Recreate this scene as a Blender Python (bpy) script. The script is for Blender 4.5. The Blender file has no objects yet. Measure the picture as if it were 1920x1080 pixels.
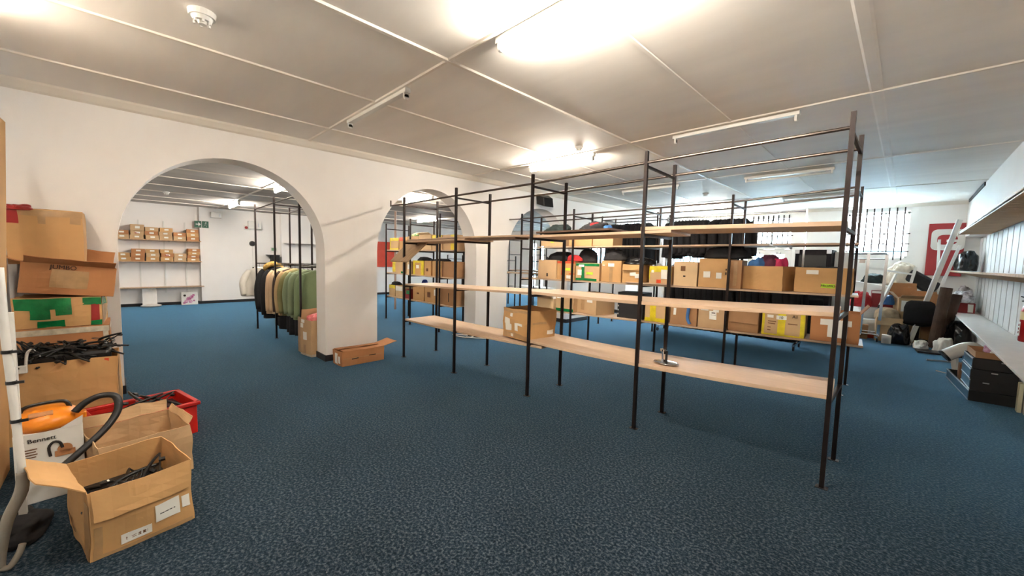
import bpy, bmesh, math, random
from mathutils import Vector, Matrix, noise
from math import sin, cos, pi, radians, sqrt
EXPOSURE = 3.4
SKY = 8.0
TUBE = 36.0
def _c(*a): return a + (1,)
CARPET = [_c(0.003, 0.006, 0.010), _c(0.012, 0.022, 0.034), _c(0.082, 0.095, 0.106)]
SHEEN = (1.0, 0.31, _c(0.19, 0.48, 0.75))

S = bpy.context.scene
COL = S.collection
rnd = random.Random(7)

# ---------------------------------------------------------------- camera
cam_d = bpy.data.cameras.new('camera')
cam_d.sensor_width = 36.0
cam_d.lens = 735.6 / 1920 * 36.0
cam_d.clip_start = 0.02
cam = bpy.data.objects.new('camera', cam_d)
COL.objects.link(cam)
_yaw, _pitch, _roll = -0.786767, -0.0748521, 0.0246539
_w = Vector((sin(_yaw) * cos(_pitch), cos(_yaw) * cos(_pitch), sin(_pitch)))
_r = Vector((cos(_yaw), -sin(_yaw), 0))
_u = _r.cross(_w)
_R = _r * cos(_roll) + _u * sin(_roll)
_U = _u * cos(_roll) - _r * sin(_roll)
_M = Matrix((( _R.x, _U.x, -_w.x, 0), (_R.y, _U.y, -_w.y, 0), (_R.z, _U.z, -_w.z, 0), (0, 0, 0, 1)))
cam.matrix_world = Matrix.Translation((0, 0, 1.55)) @ _M
S.camera = cam

# ---------------------------------------------------------------- world, exposure
S.view_settings.view_transform = 'Standard'
S.view_settings.look = 'None'
S.view_settings.gamma = 1.0
S.view_settings.use_curve_mapping = False
S.view_settings.exposure = EXPOSURE
W = bpy.data.worlds.new('sky')
S.world = W
W.use_nodes = True
_bg = W.node_tree.nodes['Background']
_bg.inputs[0].default_value = (0.72, 0.87, 1.0, 1)
_bg.inputs[1].default_value = SKY

# ---------------------------------------------------------------- materials
def lin(c):
    c = c / 255.0
    return c / 12.92 if c <= 0.04045 else ((c + 0.055) / 1.055) ** 2.4

def rgb(r, g, b):
    return (lin(r), lin(g), lin(b), 1)

MATS = {}

def mat(name, col, rough=0.6, metal=0.0, vary=0.0, scale=8.0, bump=0.0, bscale=60.0, stretch=None, col2=None, emit=0.0, spec=0.5, alpha=1.0, detail=4.0):
    """Principled material; colour varies by procedural noise in object space."""
    if name in MATS:
        return MATS[name]
    m = bpy.data.materials.new(name)
    m.use_nodes = True
    nt = m.node_tree
    b = nt.nodes['Principled BSDF']
    b.inputs['Base Color'].default_value = col
    b.inputs['Roughness'].default_value = rough
    b.inputs['Metallic'].default_value = metal
    b.inputs['Specular IOR Level'].default_value = spec
    if emit:
        b.inputs['Emission Color'].default_value = col
        b.inputs['Emission Strength'].default_value = emit
    if alpha < 1:
        b.inputs['Alpha'].default_value = alpha
    tc = nt.nodes.new('ShaderNodeTexCoord')
    src = tc.outputs['Object']
    if stretch:
        mp = nt.nodes.new('ShaderNodeMapping')
        mp.inputs['Scale'].default_value = stretch
        nt.links.new(src, mp.inputs[0])
        src = mp.outputs[0]
    if vary or col2:
        n = nt.nodes.new('ShaderNodeTexNoise')
        n.inputs['Scale'].default_value = scale
        n.inputs['Detail'].default_value = detail
        nt.links.new(src, n.inputs['Vector'])
        ramp = nt.nodes.new('ShaderNodeValToRGB')
        ramp.color_ramp.elements[0].position = 0.32
        ramp.color_ramp.elements[1].position = 0.68
        c2 = col2 if col2 else tuple(max(0, min(1, k * (1 - vary))) for k in col[:3]) + (1,)
        c1 = col if col2 else tuple(min(1, k * (1 + vary * 0.6)) for k in col[:3]) + (1,)
        ramp.color_ramp.elements[0].color = c2
        ramp.color_ramp.elements[1].color = c1
        nt.links.new(n.outputs['Fac'], ramp.inputs[0])
        nt.links.new(ramp.outputs[0], b.inputs['Base Color'])
    if bump:
        n2 = nt.nodes.new('ShaderNodeTexNoise')
        n2.inputs['Scale'].default_value = bscale
        n2.inputs['Detail'].default_value = 3
        nt.links.new(src, n2.inputs['Vector'])
        bp = nt.nodes.new('ShaderNodeBump')
        bp.inputs['Strength'].default_value = bump
        bp.inputs['Distance'].default_value = 0.01
        nt.links.new(n2.outputs['Fac'], bp.inputs['Height'])
        nt.links.new(bp.outputs[0], b.inputs['Normal'])
    MATS[name] = m
    return m

def carpet_mat():
    m = bpy.data.materials.new('carpet')
    m.use_nodes = True
    nt = m.node_tree
    b = nt.nodes['Principled BSDF']
    b.inputs['Roughness'].default_value = 0.95
    b.inputs['Specular IOR Level'].default_value = 0.1
    b.inputs['Sheen Weight'].default_value = SHEEN[0]
    b.inputs['Sheen Roughness'].default_value = SHEEN[1]
    b.inputs['Sheen Tint'].default_value = SHEEN[2]
    tc = nt.nodes.new('ShaderNodeTexCoord')
    n = nt.nodes.new('ShaderNodeTexNoise')
    n.inputs['Scale'].default_value = 62
    n.inputs['Detail'].default_value = 3
    n.inputs['Roughness'].default_value = 0.7
    nt.links.new(tc.outputs['Object'], n.inputs['Vector'])
    r = nt.nodes.new('ShaderNodeValToRGB')
    e = r.color_ramp.elements
    e[0].position = 0.38; e[0].color = CARPET[0]
    e[1].position = 0.66; e[1].color = CARPET[2]
    k = e.new(0.5); k.color = CARPET[1]
    nt.links.new(n.outputs['Fac'], r.inputs[0])
    # large worn patches
    n2 = nt.nodes.new('ShaderNodeTexNoise')
    n2.inputs['Scale'].default_value = 1.3
    n2.inputs['Detail'].default_value = 5
    nt.links.new(tc.outputs['Object'], n2.inputs['Vector'])
    r2 = nt.nodes.new('ShaderNodeMapRange')
    r2.inputs['From Min'].default_value = 0.3
    r2.inputs['From Max'].default_value = 0.7
    r2.inputs['To Min'].default_value = 0.85
    r2.inputs['To Max'].default_value = 1.12
    nt.links.new(n2.outputs['Fac'], r2.inputs[0])
    mx = nt.nodes.new('ShaderNodeMixRGB')
    mx.blend_type = 'MULTIPLY'
    mx.inputs[0].default_value = 1
    nt.links.new(r.outputs[0], mx.inputs[1])
    nt.links.new(r2.outputs[0], mx.inputs[2])
    # sparse lint specks
    v = nt.nodes.new('ShaderNodeTexVoronoi')
    v.inputs['Scale'].default_value = 14
    nt.links.new(tc.outputs['Object'], v.inputs['Vector'])
    lt = nt.nodes.new('ShaderNodeMath'); lt.operation = 'LESS_THAN'; lt.inputs[1].default_value = 0.055
    nt.links.new(v.outputs['Distance'], lt.inputs[0])
    ml = nt.nodes.new('ShaderNodeMath'); ml.operation = 'MULTIPLY'; ml.inputs[1].default_value = 0.22
    nt.links.new(lt.outputs[0], ml.inputs[0])
    m2 = nt.nodes.new('ShaderNodeMixRGB')
    m2.inputs[2].default_value = (0.35, 0.35, 0.33, 1)
    nt.links.new(ml.outputs[0], m2.inputs[0])
    nt.links.new(mx.outputs[0], m2.inputs[1])
    nt.links.new(m2.outputs[0], b.inputs['Base Color'])
    bp = nt.nodes.new('ShaderNodeBump')
    bp.inputs['Strength'].default_value = 0.5
    bp.inputs['Distance'].default_value = 0.006
    nt.links.new(n.outputs['Fac'], bp.inputs['Height'])
    nt.links.new(bp.outputs[0], b.inputs['Normal'])
    return m

def glass_mat():
    m = bpy.data.materials.new('window_glass')
    m.use_nodes = True
    nt = m.node_tree
    nt.nodes.remove(nt.nodes['Principled BSDF'])
    out = nt.nodes['Material Output']
    t = nt.nodes.new('ShaderNodeBsdfTransparent')
    t.inputs[0].default_value = (0.93, 0.97, 0.97, 1)
    g = nt.nodes.new('ShaderNodeBsdfGlossy')
    g.inputs['Roughness'].default_value = 0.02
    mx = nt.nodes.new('ShaderNodeMixShader')
    mx.inputs[0].default_value = 0.06
    nt.links.new(t.outputs[0], mx.inputs[1])
    nt.links.new(g.outputs[0], mx.inputs[2])
    nt.links.new(mx.outputs[0], out.inputs[0])
    return m

CARD = {
    'tan': mat('cardboard_tan', rgb(194, 160, 120), 0.85, vary=0.10, scale=3, bump=0.09, bscale=22, detail=6),
    'light': mat('cardboard_light', rgb(208, 178, 138), 0.85, vary=0.07, scale=3, bump=0.07, bscale=22, detail=6),
    'orange': mat('cardboard_orange', rgb(194, 150, 98), 0.8, vary=0.11, scale=3, bump=0.09, bscale=22, detail=6),
    'brown': mat('cardboard_brown', rgb(164, 122, 84), 0.85, vary=0.13, scale=3, bump=0.12, bscale=22, detail=6),
    'rust': mat('cardboard_rust', rgb(178, 122, 78), 0.85, vary=0.08, scale=3, bump=0.09, bscale=22, detail=6),
    'dark': mat('cardboard_dark', rgb(130, 92, 62), 0.85, vary=0.13, scale=3, bump=0.12, bscale=22, detail=6),
    'black': mat('carton_black', rgb(22, 21, 23), 0.6, vary=0.2),
    'white': mat('carton_white', rgb(225, 222, 216), 0.55, vary=0.06),
    'red': mat('carton_red', rgb(140, 28, 30), 0.55, vary=0.1),
}
TAPE = {
    'yellow': mat('tape_yellow', rgb(222, 200, 40), 0.3, vary=0.2, scale=12, bump=0.25, bscale=40),
    'green': mat('tape_green', rgb(18, 120, 62), 0.25, vary=0.3, scale=14, bump=0.25, bscale=40),
    'orange': mat('tape_orange', rgb(205, 70, 32), 0.35, vary=0.15),
    'red': mat('tape_red', rgb(150, 28, 24), 0.3, vary=0.2),
    'clear': mat('tape_clear', rgb(170, 134, 92), 0.38, vary=0.12, scale=20),
    'grey': mat('tape_print', rgb(196, 184, 164), 0.35, vary=0.25, scale=22),
    'paper': mat('paper_label', rgb(232, 230, 222), 0.7, vary=0.04),
    'lime': mat('label_lime', rgb(186, 224, 52), 0.6),
    'ink': mat('print_ink', rgb(38, 30, 26), 0.8),
    'inkfade': mat('print_faded', rgb(112, 74, 42), 0.85),
}
PLASTIC_BLACK = mat('plastic_black', rgb(20, 20, 21), 0.35)
STEEL_BLACK = mat('rack_steel', rgb(42, 33, 31), 0.38, metal=0.6, vary=0.3, scale=6)
STEEL_PIPE = mat('rack_pipe', rgb(96, 86, 80), 0.3, metal=0.85, vary=0.3, scale=6)
CHROME = mat('chrome', rgb(205, 205, 208), 0.16, metal=1.0)
ALU = mat('aluminium', rgb(190, 192, 196), 0.35, metal=0.8)
WOOD = mat('shelf_wood', rgb(188, 159, 132), 0.55, vary=0.08, scale=3, stretch=(1, 14, 14), detail=6)
WOOD_RAW = mat('raw_timber', rgb(188, 150, 112), 0.7, vary=0.25, scale=3, stretch=(1, 10, 10), detail=6)
WOOD_DARK = mat('dark_timber', rgb(92, 66, 48), 0.6, vary=0.25, scale=3, stretch=(1, 10, 10), detail=6)
WHITE_PAINT = mat('white_paint', rgb(226, 222, 216), 0.5, vary=0.04)
WHITE_METAL = mat('white_metal', rgb(222, 220, 214), 0.35, vary=0.04)
WALL = mat('wall_paint', rgb(238, 234, 230), 0.7, vary=0.03, scale=1.2, bump=0.05, bscale=90)
CEIL = mat('ceiling_board', rgb(243, 238, 231), 0.65, vary=0.05, scale=1.1, stretch=(0.6, 3, 1), detail=6)
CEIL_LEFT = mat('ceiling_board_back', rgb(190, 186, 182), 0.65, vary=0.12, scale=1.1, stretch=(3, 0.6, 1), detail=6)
BATTEN = mat('ceiling_batten', rgb(232, 224, 212), 0.45)
SKIRT = mat('skirting_black', rgb(22, 22, 26), 0.5)
CARPET_M = carpet_mat()
GLASS = glass_mat()
TUBE_ON = mat('tube_lit', (1.0, 0.92, 0.80, 1), emit=TUBE)
TUBE_ON2 = mat('tube_lit_cool', (1.0, 0.91, 0.80, 1), emit=TUBE)
TUBE_DIM = mat('tube_dim', (1.0, 0.90, 0.76, 1), emit=TUBE * .4)
TUBE_OFF = mat('tube_off', rgb(225, 222, 214), 0.3)

# ---------------------------------------------------------------- mesh builder
class MB:
    def __init__(self):
        self.bm = bmesh.new()

    def box(self, c, s, rot=None):
        m = Matrix.Translation(c)
        if rot is not None:
            m = m @ rot.to_4x4()
        m = m @ Matrix.Diagonal((s[0], s[1], s[2], 1))
        bmesh.ops.create_cube(self.bm, size=1, matrix=m)
        return self

    def bar(self, p, q, w, h, up=(0, 0, 1)):
        p = Vector(p); q = Vector(q); d = q - p
        z = d.normalized(); u = Vector(up)
        if abs(z.dot(u)) > 0.98:
            u = Vector((1, 0, 0))
        x = u.cross(z).normalized(); y = z.cross(x)
        m = Matrix(((x.x, y.x, z.x, 0), (x.y, y.y, z.y, 0), (x.z, y.z, z.z, 0), (0, 0, 0, 1)))
        m = Matrix.Translation((p + q) / 2) @ m @ Matrix.Diagonal((w, h, d.length, 1))
        bmesh.ops.create_cube(self.bm, size=1, matrix=m)
        return self

    def cyl(self, p, q, r, r2=None, n=12, caps=True):
        p = Vector(p); q = Vector(q); d = q - p
        m = Matrix.Translation((p + q) / 2) @ d.to_track_quat('Z', 'Y').to_matrix().to_4x4()
        bmesh.ops.create_cone(self.bm, cap_ends=caps, segments=n, radius1=r, radius2=r if r2 is None else r2, depth=d.length, matrix=m)
        return self

    def ball(self, c, s, n=12, rot=None):
        m = Matrix.Translation(c)
        if rot is not None:
            m = m @ rot.to_4x4()
        m = m @ Matrix.Diagonal((s[0], s[1], s[2], 1))
        bmesh.ops.create_uvsphere(self.bm, u_segments=n, v_segments=max(6, n * 2 // 3), radius=1, matrix=m)
        return self

    def tube(self, pts, r, n=8, smooth=3):
        """A round tube along a Catmull-Rom path; r may be a list."""
        P = [Vector(p) for p in pts]
        R = list(r) if isinstance(r, (list, tuple)) else [r] * len(P)
        Q, QR = [], []
        if smooth > 1 and len(P) > 2:
            for i in range(len(P) - 1):
                a = P[max(i - 1, 0)]; b = P[i]; c = P[i + 1]; d = P[min(i + 2, len(P) - 1)]
                for k in range(smooth):
                    t = k / smooth
                    Q.append(0.5 * ((2 * b) + (c - a) * t + (2 * a - 5 * b + 4 * c - d) * t * t + (3 * b - a - 3 * c + d) * t ** 3))
                    QR.append(R[i] * (1 - t) + R[i + 1] * t)
            Q.append(P[-1]); QR.append(R[-1])
        else:
            Q, QR = P, R
        rings = []
        prev = None
        for i, p in enumerate(Q):
            t = (Q[min(i + 1, len(Q) - 1)] - Q[max(i - 1, 0)]).normalized()
            if prev is None:
                u = Vector((0, 0, 1)) if abs(t.z) < 0.9 else Vector((1, 0, 0))
                x = t.cross(u).normalized()
            else:
                x = (prev - t * prev.dot(t)).normalized()
            prev = x
            y = t.cross(x)
            rings.append([self.bm.verts.new(p + (x * cos(2 * pi * k / n) + y * sin(2 * pi * k / n)) * QR[i]) for k in range(n)])
        for a, b in zip(rings, rings[1:]):
            for k in range(n):
                self.bm.faces.new((a[k], a[(k + 1) % n], b[(k + 1) % n], b[k]))
        self.bm.faces.new(rings[0][::-1]); self.bm.faces.new(rings[-1])
        return self

    def rings(self, rings, cap=True):
        V = [[self.bm.verts.new(p) for p in r] for r in rings]
        n = len(V[0])
        for a, b in zip(V, V[1:]):
            for k in range(n):
                self.bm.faces.new((a[k], a[(k + 1) % n], b[(k + 1) % n], b[k]))
        if cap:
            self.bm.faces.new(V[0][::-1]); self.bm.faces.new(V[-1])
        return self

    def prism(self, poly, vec):
        """Extrude a planar polygon (list of 3D points) by vec."""
        a = [self.bm.verts.new(p) for p in poly]
        v = Vector(vec)
        b = [self.bm.verts.new(Vector(p) + v) for p in poly]
        n = len(a)
        self.bm.faces.new(a[::-1]); self.bm.faces.new(b)
        for k in range(n):
            self.bm.faces.new((a[k], a[(k + 1) % n], b[(k + 1) % n], b[k]))
        return self

    def grid(self, fn, nu, nv):
        V = [[self.bm.verts.new(fn(i / nu, j / nv)) for i in range(nu + 1)] for j in range(nv + 1)]
        for j in range(nv):
            for i in range(nu):
                self.bm.faces.new((V[j][i], V[j][i + 1], V[j + 1][i + 1], V[j + 1][i]))
        return self

    def build(self, name, material, parent=None, smooth=False, solid=0.0, bevel=0.0, loc=None, rz=0.0, subsurf=0):
        bm = self.bm
        bmesh.ops.recalc_face_normals(bm, faces=bm.faces)
        me = bpy.data.meshes.new(name)
        bm.to_mesh(me); bm.free()
        if smooth:
            for p in me.polygons:
                p.use_smooth = True
        if material:
            me.materials.append(material)
        o = bpy.data.objects.new(name, me)
        COL.objects.link(o)
        if parent is not None:
            o.parent = parent
        if loc is not None:
            o.location = loc
        if rz:
            o.rotation_euler.z = rz
        if subsurf:
            md = o.modifiers.new('s', 'SUBSURF'); md.levels = subsurf; md.render_levels = subsurf
        if solid:
            md = o.modifiers.new('t', 'SOLIDIFY'); md.thickness = solid; md.offset = 0
        if bevel:
            md = o.modifiers.new('b', 'BEVEL'); md.width = bevel; md.segments = 2; md.limit_method = 'ANGLE'
        return o

def tag(o, label, cat, group=None):
    o['label'] = label; o['category'] = cat
    if group:
        o['group'] = group
    return o

def thing(name, label, cat, loc=(0, 0, 0), rz=0.0, group=None, rot=None):
    o = bpy.data.objects.new(name, None)
    o.empty_display_size = 0.1
    COL.objects.link(o)
    o.location = loc
    o.rotation_euler = rot if rot else (0, 0, rz)
    return tag(o, label, cat, group)

def struct(o):
    o['kind'] = 'structure'
    return o

def copy_tree(o, parent=None):
    c = o.copy(); COL.objects.link(c)
    if parent is not None:
        c.parent = parent
    for ch in list(o.children):
        copy_tree(ch, c)
    return c

def text_mesh(s, size, name, material, parent, mtx, depth=0.001):
    cu = bpy.data.curves.new('lettering', 'FONT')
    cu.body = s; cu.size = size; cu.extrude = depth; cu.align_x = 'CENTER'; cu.align_y = 'CENTER'
    t = bpy.data.objects.new('lettering', cu)
    COL.objects.link(t)
    dg = bpy.context.evaluated_depsgraph_get()
    me = bpy.data.meshes.new_from_object(t.evaluated_get(dg))
    bpy.data.objects.remove(t); bpy.data.curves.remove(cu)
    me.transform(mtx)
    me.materials.clear(); me.materials.append(material)
    o = bpy.data.objects.new(name, me)
    COL.objects.link(o)
    if parent is not None:
        o.parent = parent
    return o

def frame_mtx(o, x, y):
    """Matrix that puts a flat XY drawing at o with its X along x and Y along y."""
    x = Vector(x).normalized(); y = Vector(y).normalized(); z = x.cross(y)
    return Matrix(((x.x, y.x, z.x, o[0]), (x.y, y.y, z.y, o[1]), (x.z, y.z, z.z, o[2]), (0, 0, 0, 1)))

# ================================================================ THE SETTING
ZC, ZL = 3.06, 2.82           # ceilings: shop floor, room behind the arches
XW, XB = -5.83, -6.18         # faces of the arched wall
YF, YB = -0.74, 13.20         # wall behind the photographer, window wall
XL = -14.70                   # far wall of the back room

struct(MB().box((-6.8, 6.35, -0.05), (16.8, 14.6, 0.1)).build('floor', CARPET_M))
struct(MB().box((-2.45, 6.3, ZC + 0.06), (7.5, 14.6, 0.12)).build('ceiling', CEIL))
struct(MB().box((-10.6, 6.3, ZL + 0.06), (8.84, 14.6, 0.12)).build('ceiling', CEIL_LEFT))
struct(MB().box((-6.8, YF - 0.1, 1.53), (16.8, 0.2, 3.06)).build('wall_front', WALL))

# arched wall: one outline in (y, z) with round-headed openings
ARCH = [(-0.02, 2.05, 2.66), (2.83, 4.83, 2.70), (5.655, 7.72, 2.67), (8.60, 10.55, 2.66), (11.30, 13.0, 2.66)]
poly = [(YF, 0.0)]
for a, b, top in ARCH:
    c = (a + b) / 2; r = (b - a) / 2; zs = 1.60
    poly.append((a, 0.0))
    for k in range(0, 33):
        t = pi - pi * k / 32
        poly.append((c + r * cos(t), zs + (top - zs) * sin(t)))
    poly.append((b, 0.0))
poly += [(YB, 0.0), (YB, ZC), (YF, ZC)]
struct(MB().prism([(XW, y, z) for y, z in poly], (XB - XW, 0, 0)).build('wall_left', WALL))

# black skirting round each pier
piers = [(YF, ARCH[0][0])] + [(ARCH[i][1], ARCH[i + 1][0]) for i in range(4)]
sk = MB()
for a, b in piers:
    sk.box(((XW + XB) / 2, (a + b) / 2, 0.045), (XW - XB + 0.024, b - a + 0.024, 0.09))
struct(sk.build('baseboard_left', SKIRT))

# cornice along the arched wall and the window wall
struct(MB().prism([(XW, YF, ZC), (XW + 0.085, YF, ZC), (XW + 0.075, YF, ZC - 0.02), (XW + 0.03, YF, ZC - 0.07), (XW, YF, ZC - 0.085)], (0, YB - YF, 0)).build('trim_1', BATTEN))
struct(MB().prism([(XW, YB, ZC), (XW, YB - 0.07, ZC), (XW, YB - 0.05, ZC - 0.03), (XW, YB, ZC - 0.075)], (6.7, 0, 0)).build('trim_2', BATTEN))

# cover strips on the ceiling boards
k = 3
for x, w, th in ((-5.02, 0.035, .012), (-3.81, 0.035, .012), (-2.60, 0.045, .014), (-1.43, 0.035, .006), (-0.29, 0.09, .005)):
    struct(MB().prism([(x - w / 2, YF, ZC), (x + w / 2, YF, ZC), (x + w / 3, YF, ZC - th), (x - w / 3, YF, ZC - th)], (0, YB - YF, 0)).build('trim_%d' % k, CEIL if th < .01 else BATTEN)); k += 1
for y in (1.84, 4.65, 7.45, 10.25):
    struct(MB().prism([(XW, y - 0.022, ZC), (XW, y + 0.022, ZC), (XW, y + 0.012, ZC - 0.011), (XW, y - 0.012, ZC - 0.011)], (6.68, 0, 0)).build('trim_%d' % k, BATTEN)); k += 1
for x in (-7.0, -8.05, -9.15, -10.35, -11.5, -12.7, -13.85):
    struct(MB().box((x, 6.2, ZL - 0.006), (0.04, 13.9, 0.012)).build('trim_%d' % k, BATTEN)); k += 1
for y in (2.05, 4.85, 7.65, 10.4):
    struct(MB().box(((XL + XB) / 2, y, ZL - 0.005), (XB - XL, 0.05, 0.010)).build('trim_%d' % k, BATTEN)); k += 1

def holed_wall(x0, x1, z1, y, t, holes):
    m = MB()
    xs = sorted({x0, x1} | {h[0] for h in holes} | {h[1] for h in holes})
    for a, b in zip(xs, xs[1:]):
        hs = sorted([(h[2], h[3]) for h in holes if h[0] <= a + 1e-6 and h[1] >= b - 1e-6])
        z = 0
        for lo, hi in hs + [(z1, z1)]:
            if lo > z + 1e-6:
                m.box(((a + b) / 2, y + t / 2, (z + lo) / 2), (b - a, t, lo - z))
            z = hi
    return m

HOLES = [(-1.16, -0.03, 1.79, 2.90), (-3.35, -2.31, 2.14, 2.86), (-3.42, -2.28, 0.0, 2.06), (-5.62, -4.60, 1.48, 2.86),
         (-9.20, -8.20, 1.45, 2.80), (-12.20, -11.2, 0.0, 2.45)]
struct(holed_wall(-15.0, 1.3, ZC, YB, 0.26, HOLES).build('wall_back', WALL))

def window(n, h, nb, bars_y, hbars, mull=()):
    x0, x1, z0, z1 = h
    w = struct(thing('window_%d' % n, 'barred window', 'window', (x0, YB, z0)))
    for kk in ('label', 'category'):
        del w[kk]
    W_, H_ = x1 - x0, z1 - z0
    f = MB(); t = 0.045
    for c, s in (((W_ / 2, .19, t / 2), (W_, .05, t)), ((W_ / 2, .19, H_ - t / 2), (W_, .05, t)), ((t / 2, .19, H_ / 2), (t, .05, H_)), ((W_ - t / 2, .19, H_ / 2), (t, .05, H_))):
        f.box(c, s)
    for u in mull:
        f.box((W_ * u, .19, H_ / 2), (t, .05, H_))
    f.build('window_frame', WHITE_PAINT, w)
    MB().box((W_ / 2, .19, H_ / 2), (W_ - .04, .006, H_ - .04)).build('pane', GLASS, w)
    b = MB()
    for i in range(nb):
        x = W_ * (i + 0.7) / (nb + 0.4)
        b.cyl((x, bars_y, -.05), (x, bars_y, H_ + .09), .015, n=6)
        b.cyl((x, bars_y, H_ + .08), (x, bars_y + .035, H_ + .08), .007, n=6)
    for v in hbars:
        b.box((W_ / 2, bars_y + .012, H_ * v), (W_ + .05, .006, .022))
    b.build('burglar_bars', STEEL_BLACK, w)
    return w

window(1, HOLES[0], 8, -0.03, (0.30, 0.52, 0.14), (0.62,))
window(2, HOLES[1], 8, -0.03, (0.33,), (0.5,))
window(3, HOLES[3], 9, -0.03, (0.25, 0.6), (0.5,))
window(4, HOLES[4], 7, -0.03, (0.3, 0.7), (0.5,))

def glazed_door(n, h, leaves, z_glass):
    x0, x1, z0, z1 = h
    d = struct(thing('door_%d' % n, 'door', 'door', (x0, YB, z0)))
    for kk in ('label', 'category'):
        del d[kk]
    W_, H_ = x1 - x0, z1 - z0
    MB().box((.03, .1, H_ / 2), (.06, .16, H_)).box((W_ - .03, .1, H_ / 2), (.06, .16, H_)).box((W_ / 2, .1, H_ - .03), (W_, .16, .06)).build('door_frame', WHITE_PAINT, d)
    lw = (W_ - .12) / leaves
    for i in range(leaves):
        a = .06 + lw * i
        m = MB(); s = .13
        m.box((a + s / 2, .1, H_ / 2 - .03), (s, .045, H_ - .07)).box((a + lw - s / 2, .1, H_ / 2 - .03), (s, .045, H_ - .07))
        m.box((a + lw / 2, .1, H_ - .13), (lw - 2 * s, .045, .14)).box((a + lw / 2, .1, z_glass / 2), (lw - 2 * s, .045, z_glass))
        lf = m.build('door_leaf', WHITE_PAINT, d)
        MB().box((a + lw / 2, .1, (z_glass + H_ - .2) / 2), (lw - 2 * s, .006, H_ - .2 - z_glass)).build('pane', GLASS, lf)
        b = MB()
        for q in (1, 2):
            x = a + s + (lw - 2 * s) * q / 3
            b.cyl((x, .03, z_glass - .05), (x, .03, H_ - .14), .007, n=6)
        b.build('burglar_bars', STEEL_BLACK, lf)
    MB().box((.06 + lw, .06, 1.05), (.025, .03, .16)).cyl((.06 + lw, .05, 1.1), (.06 + lw + .1, .03, 1.1), .009).build('door_handle', ALU, d)

glazed_door(1, HOLES[2], 2, 0.95)
glazed_door(2, HOLES[5], 2, 0.25)

# outside: paving and a pale boundary wall across the yard
struct(MB().box((-6, 24, -0.08), (60, 21, 0.1)).build('outdoor_ground', mat('paving', rgb(190, 196, 196), 0.9, vary=0.1)))
struct(MB().box((-6, 27, 1.2), (60, 0.3, 2.4)).build('outdoor_wall', mat('yard_wall', rgb(150, 190, 205), 0.9, vary=0.08, scale=0.5)))

# right-hand wall: bulkhead over a recess lined with white boards, low wall under the counter
struct(MB().box((1.075, 6.3, (2.265 + ZC) / 2), (0.45, 14.4, ZC - 2.265)).build('wall_right', WALL))
struct(MB().box((1.21, 6.3, 1.46), (0.20, 14.4, 1.66)).build('wall_right', WALL))
struct(MB().box((1.155, 6.3, 0.33), (0.31, 14.4, 0.66)).build('wall_right', WALL))
slat = MB()
y = 0.3
while y < 13.0:
    slat.box((1.090, y + .225, 1.46), (.026, .42, 1.53))
    y += 0.48
struct(slat.build('trim_%d' % k, mat('slat_paint', rgb(204, 200, 196), .6, vary=.05))); k += 1
struct(MB().box((0.845, 11.75, ZC - 0.03), (0.03, 2.4, 0.06)).build('trim_%d' % k, SKIRT)); k += 1  # black strip stands in for the dark gap under the ceiling, not a moulding

# far room behind the arches
struct(MB().box((XL - .12, 6.3, 1.41), (.24, 14.4, ZL)).build('wall_far', WALL))
struct(MB().box((XL + .06, 1.76, ZL / 2), (.12, .22, ZL)).build('wall_far', WALL))
struct(MB().box((XL + .03, 2.45, ZL / 2), (.06, 1.15, ZL)).build('wall_far', WALL))
struct(MB().box((XL + .10, 4.40, ZL / 2), (.20, 1.30, ZL)).build('wall_far', WALL))
struct(MB().box((XL + .14, 2.3, .04), (.02, 1.45, .08)).box((XL + .01, .45, .04), (.03, 2.3, .08)).box((XL + .012, 9.1, .04), (.025, 8.1, .08)).build('baseboard_far', SKIRT))

# ================================================================ LAMPS
def batten_light(label, x, y, z, L=1.2, lit=False, tube=True, group=None, m=None):
    t = thing('fluorescent_light', label, 'ceiling light', (x, y, z), group=group)
    MB().box((L / 2, 0, -.022), (L, .058, .044)).build('housing', WHITE_METAL, t, bevel=.004)
    for e in (.03, L - .03):
        MB().box((e, 0, -.06), (.022, .05, .045)).cyl((e - .011, 0, -.078), (e + .011, 0, -.078), .024).build('lamp_holder', WHITE_METAL, t)
    if tube:
        MB().cyl((.042, 0, -.078), (L - .042, 0, -.078), .0165, n=14).build('tube', (m or TUBE_ON) if lit else TUBE_OFF, t, smooth=True)
    return t

batten_light('lit fluorescent batten nearest the camera, cut by the top of the photo', -2.10, 1.90, ZC, 1.5, True)
batten_light('empty fluorescent batten without a tube, left of the ceiling strip crossing', -4.55, 1.88, ZC, 1.28, False, False)
batten_light('lit fluorescent batten in front of the second arch, over the long rack', -4.45, 4.78, ZC, 1.24, True)
batten_light('unlit fluorescent batten above the right bays of the front rack', -2.08, 4.74, ZC, 1.24, False, False)
batten_light('unlit fluorescent batten beside the grey smudge on the ceiling, further back', -2.10, 7.74, ZC, 1.22, False, True)
batten_light('unlit fluorescent batten behind the rail of the front rack, left of the grey smudge', -4.43, 7.70, ZC, 1.22, False, False)
batten_light('lit fluorescent batten glowing above the hanging black jackets', -4.55, 11.0, ZC, 1.24, True)
batten_light('unlit fluorescent batten nearest the window wall', -2.08, 10.6, ZC, 1.22, False, True)
batten_light('dim fluorescent batten just outside the left edge of the photo, near the front wall', -4.15, -0.695, ZC, 1.24, True, True, None, TUBE_DIM)
batten_light('lit fluorescent batten in the middle of the ceiling seen through the large left arch', -13.15, 2.15, ZL, 1.24, True, True, None, TUBE_ON2)
batten_light('lit fluorescent batten partly hidden by the right curve of the large left arch', -8.90, 2.2, ZL, 1.24, True, True, None, TUBE_ON2)
batten_light('lit fluorescent batten close behind the crown of the second arch', -8.30, 4.66, ZL, 1.24, True, True, None, TUBE_ON2)
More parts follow.
